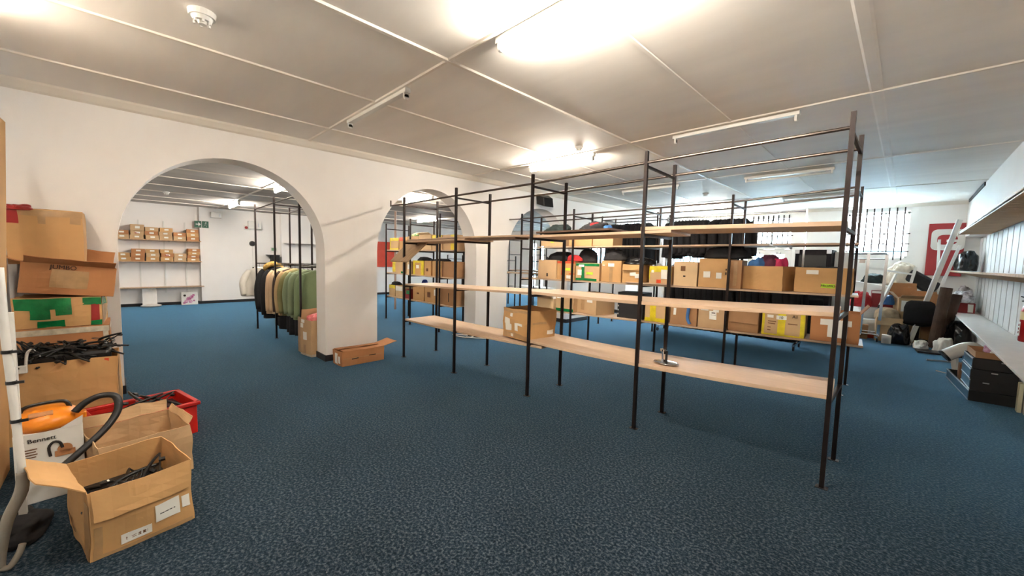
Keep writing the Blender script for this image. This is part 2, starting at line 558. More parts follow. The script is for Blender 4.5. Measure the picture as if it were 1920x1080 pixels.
batten_light('lit fluorescent batten deeper inside the second arch, over the boxed shelves', -12.2, 7.4, ZL, 1.24, True, True, None, TUBE_ON2)

def smoke_detector(label, x, y, z, s=1.0):
    t = thing('smoke_detector', label, 'smoke detector', (x, y, z))
    MB().cyl((0, 0, 0), (0, 0, -.028 * s), .062 * s, .058 * s, n=24).build('base', WHITE_METAL, t, smooth=False)
    m = MB().cyl((0, 0, -.028 * s), (0, 0, -.046 * s), .048 * s, .040 * s, n=20)
    for i in range(6):
        a = i * pi / 3
        m.box((cos(a) * .036 * s, sin(a) * .036 * s, -.052 * s), (.010 * s, .010 * s, .016 * s), Matrix.Rotation(a, 3, 'Z'))
    m.cyl((0, 0, -.046 * s), (0, 0, -.062 * s), .022 * s, .018 * s, n=16)
    m.build('sensor_head', WHITE_METAL, t)

smoke_detector('white smoke detector near the top left of the ceiling', -3.27, .42, ZC, 1.2)
smoke_detector('small white smoke detector beside the lit batten above the front rack', -3.20, 4.39, ZC, .9)
smoke_detector('white smoke detector far back, above the hanging black jackets', -3.18, 9.0, ZC, 1.0)
smoke_detector('white smoke detector on the dark ceiling seen through the large left arch', -11.5, .75, ZL, 1.0)
t = thing('ceiling_sensor', 'white pear-shaped sensor on the ceiling above the top rail of the front rack', 'sensor', (-2.25, 6.75, ZC))
MB().cyl((0, 0, 0), (0, 0, -.02), .05, n=18).build('base', WHITE_METAL, t)
MB().ball((0, 0, -.035), (.04, .04, .03), 14).build('lens', WHITE_METAL, t, smooth=True)

t = thing('wall_speaker', 'black angular loudspeaker on the arched wall above the third arch', 'loudspeaker', (XW, 6.62, 2.80))
MB().box((.05, 0, .03), (.10, .05, .05)).build('bracket', PLASTIC_BLACK, t)
MB().prism([(.08, -.20, -.06), (.26, -.14, -.12), (.30, .12, -.12), (.10, .20, -.02)], (-.03, 0, .20)).build('cabinet', PLASTIC_BLACK, t, bevel=.015)

# ================================================================ STEEL RACKS
def rack(name_label, cat_label, fronts, backs, hf, hb, levels, group=None, ext=True, rail=True, topbar=.10):
    """fronts/backs: posts (x, y); hf/hb heights; levels: functions of x giving board undersides."""
    ox, oy = fronts[0]
    t = thing('shelving_rack', name_label, cat_label, (ox, oy, 0), group=group)
    L = lambda p, z: (p[0] - ox, p[1] - oy, z)
    for ps, hs in ((fronts, hf), (backs, hb)):
        for p, h in zip(ps, hs):
            MB().bar(L(p, 0), L(p, h), .028, .028, (0, 1, 0)).box(L(p, .002), (.07, .05, .004)).build('post', STEEL_BLACK, t)
        if rail:
            m = MB(); off = .10
            for i in range(len(ps) - 1):
                m.cyl(L(ps[i], hs[i] - off), L(ps[i + 1], hs[i + 1] - off), .0125, n=10)
            if ext and ps is fronts:
                d = Vector((-1, -.08, 0))
                e = Vector(L(ps[0], hs[0] - off)) + d * .36
                m.cyl(L(ps[0], hs[0] - off), e, .012, n=10)
                m.cyl(e - Vector((0, 0, .012)), e + Vector((0, 0, .08 * ext)), .012, n=10)
            m.build('top_rail', STEEL_PIPE, t)
    for f, b, h1, h2 in zip(fronts, backs, hf, hb):
        MB().bar(L(f, h1 - .13), L(b, h2 - .13), .02, .02).build('cross_bar', STEEL_BLACK, t)
        for lv in levels:
            z = lv(f[0])
            if z:
                MB().bar(L(f, z - .014), L(b, z - .014), .024, .024).build('shelf_bearer', STEEL_BLACK, t)
    return t

def lerp(a, b, x0, x1):
    return lambda x: a + (b - a) * (x - x0) / (x1 - x0)

def board(label, x0, y0, z0, x1, y1, z1, depth, thick=.025, sag=0.0, m=None, group=None, cat='shelf board', name='shelf_board'):
    """A plank whose front lower edge runs (x0,y0,z0)-(x1,y1,z1)."""
    a = Vector((x0, y0, z0)); b = Vector((x1, y1, z1)); d = b - a
    f = Vector((-d.y, d.x, 0)).normalized() * depth
    mb = MB(); n = 16; rs = []
    for i in range(n + 1):
        t = i / n
        p = a + d * t - Vector((0, 0, sag * 4 * t * (1 - t)))
        rs.append([p - a, p + f - a, p + f + Vector((0, 0, thick)) - a, p + Vector((0, 0, thick)) - a])
    mb.rings(rs)
    o = mb.build(name, m or WOOD, None, loc=a, bevel=.002)
    return tag(o, label, cat, group)

R1F = [(-5.37, 3.036), (-4.194, 3.119), (-2.943, 3.217), (-1.693, 3.335), (-.316, 3.433)]
R1B = [(-5.40, 3.645), (-4.193, 3.705), (-2.937, 3.802), (-1.686, 3.915), (-.311, 4.006)]
R1HF = [2.422, 2.448, 2.470, 2.526, 2.563]
R1HB = [2.436, 2.443, 2.466, 2.511, 2.545]
lo1 = lambda x: .565 if x < -3.5 else .60 + .01 * (x + 2.94)
mi1 = lerp(1.105, 1.205, -5.37, -.316)
to1 = lerp(1.755, 1.82, -5.37, -.316)
rack('long black steel shelving rack in front, holding bare pale boards', 'shelving rack', R1F, R1B, R1HF, R1HB, [lo1, mi1, to1])

Y1 = lambda x: 3.05 + (x + 5.37) * .0785
def b1(label, x0, x1, z0, z1, **k):
    return board(label, x0, Y1(x0), z0, x1, Y1(x1), z1, k.pop('depth', .56), **k)
b1('pale board on the lowest tier of the front rack, left half, under the torn carton', -5.36, -2.78, .567, .565, sag=.02)
b1('pale sagging board on the lowest tier of the front rack, right half', -2.98, -.30, .605, .628, sag=.03, thick=.03)
b1('pale board on the middle tier of the front rack, left half', -5.36, -2.93, 1.105, 1.157, sag=.008)
b1('pale board on the middle tier of the front rack, right half', -2.96, -.30, 1.160, 1.208, sag=.022, thick=.03)
b1('pale board at the left end of the top tier of the front rack', -5.36, -4.05, 1.755, 1.772, depth=.54)
b1('thin pale board lying on another at the left end of the top tier', -5.30, -4.40, 1.783, 1.795, depth=.40, thick=.014)
b1('long pale board on the top tier of the front rack, second from left', -4.60, -2.90, 1.798, 1.800, depth=.5, thick=.022)
b1('narrow brown offcut under the top tier of the front rack', -3.95, -3.20, 1.775, 1.778, depth=.25, thick=.018, m=WOOD_DARK)
b1('pale board on the top tier of the front rack ending past the fourth post', -2.96, -1.45, 1.787, 1.806, depth=.55)
b1('pale board on the top tier of the front rack, at the right end', -1.72, -.30, 1.832, 1.824, depth=.56, thick=.032)
b1('dark stained panel lying on the top tier, below the heaped dark garments', -2.90, -2.02, 1.83, 1.845, depth=.45, thick=.02, m=WOOD_DARK)

# a raw board hanging down at a slant from the top tier, left end
t = MB().prism([(-.32, .17, .15), (.30, .16, .15), (.26, -.17, -.15), (-.23, -.17, -.15)], (0, -.012, .014)).build('slanted_board', mat('weathered_board', rgb(176, 146, 112), .75, vary=.2, scale=3, stretch=(10, 2, 2)), None, loc=(-5.42, 3.14, 1.605))
tag(t, 'weathered brown board leaning at a slant under the top tier, left end of front rack', 'board')

# second rack, full of cartons
R2X = [-5.50, -4.296, -3.005, -1.755, -.47]
R2F = [(x, 6.12 + (x + .43) * .0785) for x in R2X]
R2B = [(x, 6.71 + (x + .43) * .0785) for x in R2X]
R2H = [2.447, 2.466, 2.486, 2.504, 2.58]
lo2 = lerp(.545, .60, -5.5, -.43)
mi2 = lerp(1.145, 1.19, -5.5, -.43)
to2 = lerp(1.765, 1.81, -5.5, -.43)
rack('black steel shelving rack behind the front one, loaded with cartons', 'shelving rack', R2F, R2B, R2H, [h - .01 for h in R2H], [lo2, mi2, to2], ext=-1)
Y2 = lambda x: 6.135 + (x + .43) * .0785
def b2(label, x0, x1, lv, **k):
    return board(label, x0, Y2(x0), lv(x0) + .001, x1, Y2(x1), lv(x1) + .001, k.pop('depth', .56), **k)
b2('pale shelf board under the lowest row of cartons, left half of second rack', -5.45, -2.99, lo2)
b2('pale shelf board under the lowest row of cartons, right half of second rack', -2.97, -.30, lo2)
b2('shelf board under the middle row of cartons, left half of second rack', -5.48, -3.02, mi2)
b2('shelf board under the middle row of cartons, right half of second rack', -2.99, -.38, mi2)
b2('pale top board of the second rack, left end', -5.1, -3.02, to2)
b2('pale top board of the second rack, below the hanging black jackets', -2.99, -1.30, to2)
b2('greyish top board of the second rack, right end', -1.26, -.42, to2, depth=.5)

# third rack with the hanging jackets
R3X = [-5.28, -3.93]
R3F = [(x, 8.30 + (x + 5.28) * .06) for x in R3X]
R3B = [(x, 8.92 + (x + 5.28) * .06) for x in R3X]
rack('black steel rack of black jackets behind the left end of the carton rack', 'shelving rack', R3F, R3B, [2.62, 2.64], [2.62, 2.64], [lambda x: 1.18], ext=0)

# racks of the back room
RDX = [-9.0, -7.87, -6.72]
RDF = [(x, 4.60) for x in RDX]; RDB = [(x, 5.22) for x in RDX]
RDH = [2.32, 2.38, 2.42]
lod = lambda x: .545; mid = lambda x: 1.115; tod = lambda x: 1.665
rack('black steel rack loaded with cartons, seen through the second arch', 'shelving rack', RDF, RDB, RDH, RDH, [lod, mid, tod], ext=0, rail=False)
board('lowest board of the rack behind the second arch', -9.0, 4.62, .546, -6.30, 4.62, .546, .58)
board('middle board of the rack behind the second arch', -9.0, 4.62, 1.116, -6.30, 4.62, 1.116, .58)
board('top board of the rack behind the second arch', -9.0, 4.62, 1.666, -6.30, 4.62, 1.666, .58)
REX = [-10.5, -9.2, -8.0, -6.8]
rack('thin black empty rack deep behind the second arch', 'shelving rack', [(x, 7.5) for x in REX], [(x, 8.1) for x in REX], [1.62] * 4, [1.62] * 4, [lambda x: .60, lambda x: 1.15], ext=0, rail=False)
board('white board on the lowest tier of the thin empty rack', -10.5, 7.5, .6, -6.8, 7.5, .6, .58, m=WHITE_PAINT)
board('light board on the middle tier of the thin empty rack', -10.5, 7.5, 1.15, -6.8, 7.5, 1.15, .58)
RGX = [-9.6, -8.45]
rack('thin black empty rack seen through the third arch', 'shelving rack', [(x, 9.4) for x in RGX], [(x, 10.0) for x in RGX], [2.3] * 2, [2.3] * 2, [lambda x: .62, lambda x: 1.15, lambda x: 1.7], ext=0, rail=False)
board('white low shelf board seen through the third arch', -9.6, 9.4, .62, -7.5, 9.4, .62, .58, m=WHITE_PAINT)
board('thin middle shelf board seen through the third arch', -9.6, 9.4, 1.15, -8.4, 9.4, 1.15, .58)

RCX = [-9.25, -8.0, -6.75]
RCF = [(-9.25, 1.93), (-8.0, 1.96), (-6.75, 2.0)]; RCB = [(x, y + .62) for x, y in RCF]
rc = rack('black steel garment rack hung with coats, behind the large left arch', 'garment rack', RCF, RCB, [2.50, 2.53, 2.56], [2.50, 2.53, 2.56], [lambda x: .42], ext=0)
m = MB()
for a, b in zip(RCF, RCF[1:]):
    m.cyl((a[0] - RCX[0], a[1] - 1.93 + .31, 1.345), (b[0] - RCX[0], b[1] - 1.93 + .31, 1.345), .0125, n=10)
m.build('hanging_rail', STEEL_PIPE, rc)
m = MB()
for a, b in zip(RCF, RCB):
    m.bar((a[0] - RCX[0], a[1] - 1.93, 1.33), (b[0] - RCX[0], b[1] - 1.93, 1.33), .02, .02)
m.build('rail_bearer', STEEL_BLACK, rc)

# ================================================================ CARTONS
FACE = {'f': ((-1, -1), (1, 0), (0, -1)), 'b': ((1, 1), (-1, 0), (0, 1)), 'l': ((-1, 1), (0, -1), (-1, 0)), 'r': ((1, -1), (0, 1), (1, 0))}
_seed = [0]

def carton(label, x, y, z, w, d, h, rz=0.0, tone='tan', top='open', flaps=(), tape=(), stick=(), group=None, bulge=.005, jit=.004, rot=None, name='cardboard_box', cat='cardboard box', n=6, text=(), parts=True):
    """A carton standing on z. tape/stick: (face, u0, v0, u1, v1, colour). flaps: (face, length, degrees out from upright)."""
    _seed[0] += 1
    sd = Vector((_seed[0] * 3.7, _seed[0] * 1.3, 0))
    t = thing(name, label, cat, (x, y, z), rz, group, rot)

    def surf(face, u, v, e=0.0):
        (cx, cy), (dx, dy), (nx, ny) = FACE[face]
        px = cx * w / 2 + dx * u * w; py = cy * d / 2 + dy * u * d
        k = bulge * sin(pi * max(0, min(1, u))) * (sin(pi * v * .85 + .3) if top == 'open' else sin(pi * max(0, min(1, v))))
        jx = noise.noise_vector(Vector((px, py, v * h)) * 7 + sd) * jit
        q = Vector((px + nx * (k + e), py + ny * (k + e), v * h)) + jx
        if v <= 0:
            q.z = 0
        return q

    def lid(u, v, e=0.0):
        px, py = -w / 2 + u * w, -d / 2 + v * d
        jx = noise.noise_vector(Vector((px, py, h)) * 7 + sd) * jit
        return Vector((px, py, h + bulge * sin(pi * u) * sin(pi * v) + e)) + jx

    m = MB()
    for fc in 'frbl':
        m.grid(lambda u, v: surf(fc, u, v), n, n)
    m.grid(lambda u, v: Vector((-w / 2 + u * w, -d / 2 + v * d, .001)), 2, 2)
    if top == 'closed':
        m.grid(lambda u, v: lid(u, v), n, n)
    bmesh.ops.remove_doubles(m.bm, verts=m.bm.verts, dist=.0015)
    m.build('body', CARD[tone], t, solid=.005)

    def patch(fc, u0, v0, u1, v1, e):
        g = MB()
        if fc == 't':
            g.grid(lambda a, b: lid(u0 + (u1 - u0) * a, v0 + (v1 - v0) * b, e), 6, 4)
        else:
            g.grid(lambda a, b: surf(fc, u0 + (u1 - u0) * a, v0 + (v1 - v0) * b, e), 6, 6)
        return g

    for fc, u0, v0, u1, v1, c in tape:
        patch(fc, u0, v0, u1, v1, .0042).build('tape', TAPE[c], t, solid=.001)
    for fc, u0, v0, u1, v1, c in stick:
        patch(fc, u0, v0, u1, v1, .0062).build('paper_label' if c in ('paper', 'lime') else 'print', TAPE[c], t, solid=.001)
    for fl_ in flaps:
        fc, ln, ang = fl_[:3]
        ua, ub = fl_[3:5] if len(fl_) > 3 else (0.0, 1.0)
        (cx, cy), (dx, dy), (nx, ny) = FACE[fc]
        a = radians(ang)
        def fl(u, v):
            p = surf(fc, .02 + .96 * (u * (1 - v) + (ua + (ub - ua) * u) * v), 1.0)
            o = ln * v
            return p + Vector((nx * sin(a) * o, ny * sin(a) * o, cos(a) * o + .003)) + noise.noise_vector(p * 6 + Vector((o * 8, 3, 1)) + sd) * jit * (1.5 * v)
        MB().grid(fl, 6, 4).build('flap', CARD[tone], t, solid=.005)
    for s, fc, u, v, size, c in text:
        p = surf(fc, u, v, .0115)
        (cx, cy), (dx, dy), (nx, ny) = FACE[fc]
        text_mesh(s, size, 'lettering', TAPE[c], t, frame_mtx(p, (dx, dy, 0), (0, 0, 1)), .002)
    return t

def heap(label, x, y, z, sx, sy, sz, m, cat='clothing', name='folded_clothes', rz=0, group=None, amp=.35, fr=9, seed=0):
    """A crumpled mound of cloth resting on z: a dome broken by creases."""
    mb = MB(); sd = Vector((seed * 2.1 + x * 5, y * 3, seed * 1.3))
    sc = max(sx, sy, sz)
    rs = []
    N, K = 44, 18
    for j in range(K + 1):
        a = (pi / 2) * j / K
        rr = cos(a) ** .55 if j < K else .01
        ring = []
        for i in range(N):
            th = 2 * pi * i / N
            d = Vector((cos(th) * rr, sin(th) * rr, sin(a)))
            q = d * 1.6 + sd
            lump = noise.noise(q) * amp * .9
            crease = (abs(noise.noise(q * 2.3 + Vector((7, 1, 3)))) - .22) * amp * .6
            fine = (abs(noise.noise(q * 5.5)) - .2) * amp * .35
            f = 1 + lump + crease + fine
            ring.append(Vector((d.x * sx / 2 * (1 + (f - 1) * .75), d.y * sy / 2 * (1 + (f - 1) * .75), max(0, d.z * sz * (1 + (f - 1) * (.85 - .5 * sin(a) ** 4))))))
        rs.append(ring)
    mb.rings(rs)
    o = mb.build(name, m, None, smooth=True, loc=(x, y, z), rz=rz, subsurf=1)
    return tag(o, label, cat, group)

CL_BLACK = mat('cloth_black', rgb(24, 23, 26), .9, vary=.3, scale=10)
CL_CHAR = mat('cloth_charcoal', rgb(44, 42, 44), .9, vary=.3, scale=10)
CL_NAVY = mat('cloth_navy', rgb(30, 36, 58), .9, vary=.2)
CL_BLUE = mat('cloth_blue', rgb(70, 120, 180), .9, vary=.2)
CL_MAROON = mat('cloth_maroon', rgb(92, 40, 62), .9, vary=.2)
CL_PINK = mat('cloth_pink', rgb(198, 50, 96), .9, vary=.2)
CL_RED = mat('cloth_red', rgb(176, 36, 38), .9, vary=.25)
CL_GREENBLACK = mat('cloth_dark_green', rgb(34, 46, 44), .8, vary=.4, scale=14)
BAG_BLACK = mat('plastic_bag_black', rgb(20, 20, 22), .22, vary=.2)
BAG_WHITE = mat('plastic_bag_white', rgb(226, 220, 212), .3, vary=.08)

RZ2 = radians(4.5)
def c2(label, x0, x1, lv, h, d=.36, inset=.02, **k):
    xc = (x0 + x1) / 2; w = (x1 - x0)
    return carton(label, xc, Y2(xc) + inset + d / 2, lv(xc) + .031, w, d, h, k.pop('rz', RZ2), **k)

# --- top board of the second rack
c2('low tan carton with a lime sticker on the top board of second rack, left end', -5.05, -4.55, to2, .22, tone='tan', stick=[('f', .45, .3, .6, .75, 'lime')], top='closed')
c2('low carton second from left on the top board of second rack', -4.42, -3.95, to2, .20, tone='orange', stick=[('f', .3, .6, .65, .9, 'paper')], top='closed')
c2('low carton third from left on the top board, beside the black jackets', -3.93, -3.55, to2, .20, tone='tan', top='closed')
heap('heap of dark green and black clothes on the left of the top board', -4.78, Y2(-4.8) + .2, to2(-4.8) + .256, .62, .4, .19, CL_GREENBLACK, amp=.5, seed=1)
heap('heap of black clothes with a red sleeve on top cartons, left of the hanging jackets', -3.98, Y2(-4) + .2, to2(-4) + .236, .58, .38, .22, CL_CHAR, amp=.5, seed=2)
heap('red folded sleeve lying on the black clothes heap, top board', -3.92, Y2(-4) + .07, to2(-4) + .37, .20, .12, .07, CL_RED, seed=3)
heap('blue sleeve at the right edge of the black clothes heap, top board', -3.70, Y2(-3.7) + .12, to2(-3.7) + .235, .14, .2, .15, CL_BLUE, seed=4)

# --- middle board
c2('plain tan carton at the left end of the middle row', -5.10, -4.68, mi2, .36, tone='tan', top='open', stick=[('f', .48, .12, .56, .3, 'ink')])
c2('tan carton with orange tape and a lime sticker, second in the middle row', -4.66, -4.28, mi2, .34, tone='orange', tape=[('f', 0, .88, 1, .99, 'orange'), ('f', .25, .25, .42, .99, 'orange'), ('f', .7, .3, 1, .36, 'orange')], stick=[('f', .5, .5, .78, .64, 'lime'), ('f', .55, .06, .8, .24, 'paper')], top='open')
c2('carton wrapped in green tape with a lime sticker, third in the middle row', -4.25, -3.78, mi2, .31, tone='tan', tape=[('f', .0, .84, .99, .99, 'green'), ('f', .24, .05, .38, .99, 'green'), ('f', 0, 0.01, .9, .14, 'green')], stick=[('f', .46, .36, .74, .5, 'lime'), ('f', .12, .78, .36, .92, 'paper'), ('f', .08, .3, .26, .62, 'paper')], top='closed')
c2('tall tan carton with a bottom flap arch and paper label, fourth in the middle row', -3.74, -3.38, mi2, .36, tone='orange', stick=[('f', .34, .72, .66, .88, 'paper'), ('f', .05, .76, .18, .80, 'paper')], tape=[('f', .42, .0, .58, .97, 'clear')], top='closed')
c2('crumpled tan carton with two torn paper labels, fifth in the middle row', -3.35, -3.00, mi2, .30, tone='orange', jit=.014, stick=[('f', .36, .42, .66, .6, 'paper'), ('f', .6, .3, .86, .52, 'paper')], top='open', flaps=[('f', .10, 165)])
board('extra pale board under the yellow-taped carton in the middle row', -3.25, Y2(-3.25) - .03, mi2(-3) + .0305, -2.52, Y2(-2.52) - .03, mi2(-2.6) + .028, .42, thick=.016)
c2('carton with a yellow taped top and red sticker, sixth in the middle row', -2.90, -2.56, lambda x: mi2(x) + .017, .27, tone='tan', tape=[('f', 0, .66, 1, .99, 'yellow'), ('f', 0, .2, .04, .7, 'yellow'), ('f', .95, .2, 1, .7, 'yellow')], stick=[('f', .55, .28, .82, .80, 'paper'), ('f', .1, .62, .22, .78, 'paper'), ('f', .34, .02, .54, .22, 'orange')], top='closed')
c2('light tan carton with a printed arrow, left of the largest middle-row carton', -2.52, -2.19, mi2, .36, tone='light', stick=[('f', .30, .62, .5, .82, 'inkfade'), ('f', .42, .38, .52, .44, 'ink')], top='closed')
c2('largest tan carton in the middle row, with two white labels', -2.17, -1.78, mi2, .41, d=.44, tone='orange', stick=[('f', .16, .34, .40, .56, 'paper'), ('f', .60, .32, .78, .52, 'paper'), ('f', .9, .6, .94, .66, 'ink'), ('f', .9, .45, .94, .54, 'ink')], top='closed', rz=RZ2)
c2('narrow brownish carton with a strip of clear tape, behind the rack post, middle row', -1.77, -1.62, mi2, .39, tone='brown', tape=[('f', .35, .1, .65, .97, 'clear')], top='closed')
c2('wide carton full of blue, maroon and pink clothes in the middle row', -1.57, -1.08, mi2, .32, d=.42, tone='orange', top='open', jit=.008, rz=radians(-12), bulge=.012, inset=.05)
c2('wide carton with a lime PROMO sticker at the right end of the middle row', -1.02, -.46, mi2, .31, d=.42, tone='orange', top='open', stick=[('f', .2, .74, .42, .9, 'paper'), ('f', .48, .22, .72, .38, 'lime')], text=[('PROMO', 'f', .60, .30, .04, 'ink')], bulge=.012)
zc = mi2(-1.3) + .19
heap('blue cloth bulging from the wide carton of the middle row', -1.46, Y2(-1.4) + .22, zc, .26, .24, .27, CL_BLUE, seed=5)
heap('maroon cloth bulging from the wide carton of the middle row', -1.34, Y2(-1.3) + .26, zc, .28, .26, .31, CL_MAROON, seed=6)
heap('pink cloth bulging from the wide carton of the middle row', -1.21, Y2(-1.2) + .24, zc, .20, .22, .26, CL_PINK, seed=7)
heap('black cloth filling the carton with the lime PROMO sticker', -.74, Y2(-.75) + .22, zc + .03, .42, .3, .14, CL_BLACK, seed=8)
heap('black garment over the first middle-row carton, sloping to the left', -4.74, Y2(-4.8) + .26, mi2(-4.8) + .37, .55, .26, .18, CL_BLACK, seed=9)
heap('dark red cloth on top of the orange-taped carton', -4.36, Y2(-4.4) + .16, mi2(-4.4) + .372, .34, .24, .12, CL_RED, seed=10)
heap('black hood-shaped bag above the green-taped carton', -4.15, Y2(-4.1) + .26, mi2(-4.1) + .345, .42, .28, .25, CL_BLACK, amp=.2, seed=11)
heap('dark rounded bag lying on the tall tan carton, middle row', -3.58, Y2(-3.6) + .2, mi2(-3.6) + .395, .42, .3, .19, CL_CHAR, amp=.2, seed=12)
heap('flat black garment bag across the crumpled carton, middle row', -3.13, Y2(-3.1) + .16, mi2(-3.1) + .335, .52, .3, .13, BAG_BLACK, amp=.3, seed=13)
heap('dark clothes heaped on the largest middle-row carton', -1.88, Y2(-1.9) + .26, mi2(-1.9) + .445, .56, .36, .19, CL_BLACK, amp=.4, seed=14)
heap('small pale plastic wrap behind the yellow-taped carton, middle row', -2.9, Y2(-2.9) + .42, mi2(-2.9) + .032, .2, .12, .31, BAG_WHITE, amp=.5, seed=15)

# --- lowest board
c2('open carton with a raised flap at the left end of the lowest row', -5.10, -4.72, lo2, .22, tone='light', top='open', flaps=[('f', .17, 68), ('b', .10, 20)])
c2('carton with green taped edges, second in the lowest row', -4.66, -4.28, lo2, .37, tone='tan', tape=[('f', 0, .9, 1, .99, 'green'), ('f', 0, .01, 1, .16, 'green')], stick=[('f', .06, .66, .34, .86, 'paper'), ('f', .3, .5, .46, .64, 'paper')], top='closed')
c2('large tan carton with an arched flap and white label, third in the lowest row', -4.24, -3.72, lo2, .37, d=.44, tone='tan', tape=[('f', .25, .16, .42, .96, 'clear')], stick=[('f', .56, .56, .82, .84, 'paper')], top='open', rz=radians(-14), inset=.06)
c2('black carton with white dashes down its edge, in the lowest row', -3.46, -3.02, lambda x: lo2(x) + .0, .43, tone='black', stick=[('f', .02, .1, .05, .16, 'paper'), ('f', .02, .26, .05, .32, 'paper'), ('f', .02, .42, .05, .48, 'paper')], top='closed', inset=.10)
c2('carton criss-crossed with yellow tape, left of the fourth post in the lowest row', -2.94, -2.60, lo2, .34, tone='tan', tape=[('f', .24, .02, .52, .99, 'yellow'), ('f', 0, .01, 1, .18, 'yellow'), ('f', .0, .86, .2, .98, 'yellow'), ('f', .62, .84, 1, .98, 'yellow'), ('f', .93, .02, 1, .98, 'yellow')], top='open')
c2('brown carton with a blue strap hanging over its front, lowest row', -2.54, -2.16, lo2, .32, tone='brown', stick=[('f', .12, .45, .22, .78, 'paper')], top='open')
c2('tan carton with several white papers on its front, lowest row', -2.14, -1.78, lo2, .34, tone='tan', stick=[('f', .08, .74, .38, .97, 'paper'), ('f', .56, .70, .76, .94, 'paper'), ('f', .42, .38, .68, .74, 'paper'), ('f', .5, .64, .64, .68, 'ink'), ('f', .48, .56, .66, .59, 'ink')], top='closed')
c2('carton with its front flap folded down, lowest row', -1.74, -1.38, lo2, .31, tone='brown', top='open', flaps=[('f', .19, 172)])
c2('carton wrapped in yellow tape and marked A1, lowest row', -1.34, -.88, lo2, .36, d=.42, tone='tan', tape=[('f', .38, .02, .56, .98, 'yellow'), ('f', 0, .01, .06, .99, 'yellow'), ('f', .90, .01, 1, .99, 'yellow'), ('f', .0, .0, 1, .06, 'yellow'), ('f', .0, .92, 1, .99, 'yellow'), ('r', 0, 0, .1, 1, 'yellow')],
   stick=[('f', .12, .64, .27, .75, 'paper'), ('f', .34, .60, .58, .74, 'paper'), ('f', .14, .50, .34, .53, 'inkfade'), ('f', .14, .42, .32, .45, 'inkfade'), ('f', .14, .28, .22, .31, 'inkfade'), ('f', .14, .18, .22, .21, 'inkfade'), ('f', .62, .45, .84, .48, 'inkfade')],
   text=[('A1', 'f', .78, .74, .055, 'ink'), ('10', 'f', .45, .67, .05, 'ink')], top='closed')
c2('brown carton with a large torn white paper, right end of the lowest row', -.82, -.36, lo2, .36, d=.42, tone='rust', stick=[('f', .2, .56, .84, .76, 'paper'), ('f', .36, .16, .76, .58, 'paper')], tape=[('r', .3, .0, .5, .98, 'clear')], top='open', flaps=[('r', .12, 35)])
t = MB().tube([(0, -.03, .33), (.01, -.04, .26), (0, -.035, .12), (.03, -.035, .03)], .018, 8).build('blue_strap', CL_BLUE, None, loc=(-2.27, Y2(-2.27) + .015, lo2(-2.27) + .03))
t.scale = (1.3, .5, 1)
tag(t, 'blue webbing strap hanging down the front of the brown carton, lowest row', 'strap')
heap('black clothes stuffed into the carton with the blue strap', -2.35, Y2(-2.35) + .2, lo2(-2.3) + .25, .33, .28, .13, CL_BLACK, seed=16)
heap('silvery crumpled wrapping beside the raised flap, lowest row', -4.76, Y2(-4.8) + .2, lo2(-4.8) + .18, .22, .2, .20, BAG_WHITE, amp=.6, seed=17)

# --- torn carton on the lowest board of the front rack
carton('torn brown carton with white labels on the lowest board of front rack, third post', -3.20, Y1(-3.1) + .27, .600, .50, .40, .355, radians(-6), 'orange', jit=.016, bulge=.012,
       tape=[('f', .03, .88, .98, .96, 'clear'), ('f', .02, .02, .98, .18, 'clear'), ('r', .1, .55, .6, .62, 'clear')],
       stick=[('f', .12, .24, .36, .46, 'paper'), ('f', .10, .46, .30, .66, 'paper'), ('f', .50, .26, .60, .54, 'paper'), ('f', .60, .46, .76, .54, 'paper'), ('f', .30, .76, .40, .88, 'paper'), ('f', .34, .05, .44, .14, 'paper'), ('r', .62, .2, .92, .34, 'paper')])

# chrome display base with a stem on the lowest board
t = thing('display_stand', 'oval chrome display base with a short stem on the lowest pale board', 'display stand', (-1.50, 3.52, .622))
MB().ball((0, 0, .012), (.115, .085, .012), 24).build('base_plate', CHROME, t, smooth=True)
MB().cyl((0, 0, .01), (0, 0, .12), .011, n=12).build('stem', PLASTIC_BLACK, t)
MB().cyl((-.035, 0, .01), (-.035, 0, .11), .010, n=12).cyl((-.035, 0, .11), (-.035, 0, .13), .022, .026, n=14).build('clamp', CHROME, t)

# --- rack behind the second arch
def cd(label, x0, x1, lz, h, d=.36, **k):
    xc = (x0 + x1) / 2
    return carton(label, xc, 4.66 + d / 2, lz + .028, x1 - x0, d, h, k.pop('rz', 0), n=4, **k)
cd('yellow-wrapped carton at the left of the top board, behind second arch', -8.92, -8.50, 1.665, .28, tone='tan', tape=[('f', 0, .75, 1, 1, 'yellow'), ('f', 0, 0, 1, .12, 'yellow'), ('f', 0, 0, .1, 1, 'yellow')], top='closed')
cd('orange-edged carton second on the top board, behind second arch', -8.46, -8.22, 1.665, .29, tone='orange', tape=[('f', 0, .7, 1, 1, 'orange')], top='closed')
cd('carton with green leaves of cloth on the top board, behind second arch', -8.12, -7.62, 1.665, .30, tone='tan', top='open')
cd('light carton in the middle of the top board, behind second arch', -7.6, -7.12, 1.665, .32, tone='light', top='open', flaps=[('f', .08, 60)])
cd('yellow-taped carton on the top board near the right, behind second arch', -7.08, -6.72, 1.665, .30, tone='tan', tape=[('f', 0, .6, 1, 1, 'yellow')], top='open')
cd('carton at the right end of the top board, behind second arch', -6.70, -6.30, 1.665, .30, tone='tan', tape=[('f', .7, 0, 1, 1, 'yellow')], top='open')
heap('green and cream cloth spilling from the top board carton, behind second arch', -7.85, 4.82, 1.665 + .27, .5, .32, .14, mat('cloth_green', rgb(66, 122, 70), .9, vary=.5, col2=rgb(196, 170, 120), scale=9), seed=20)
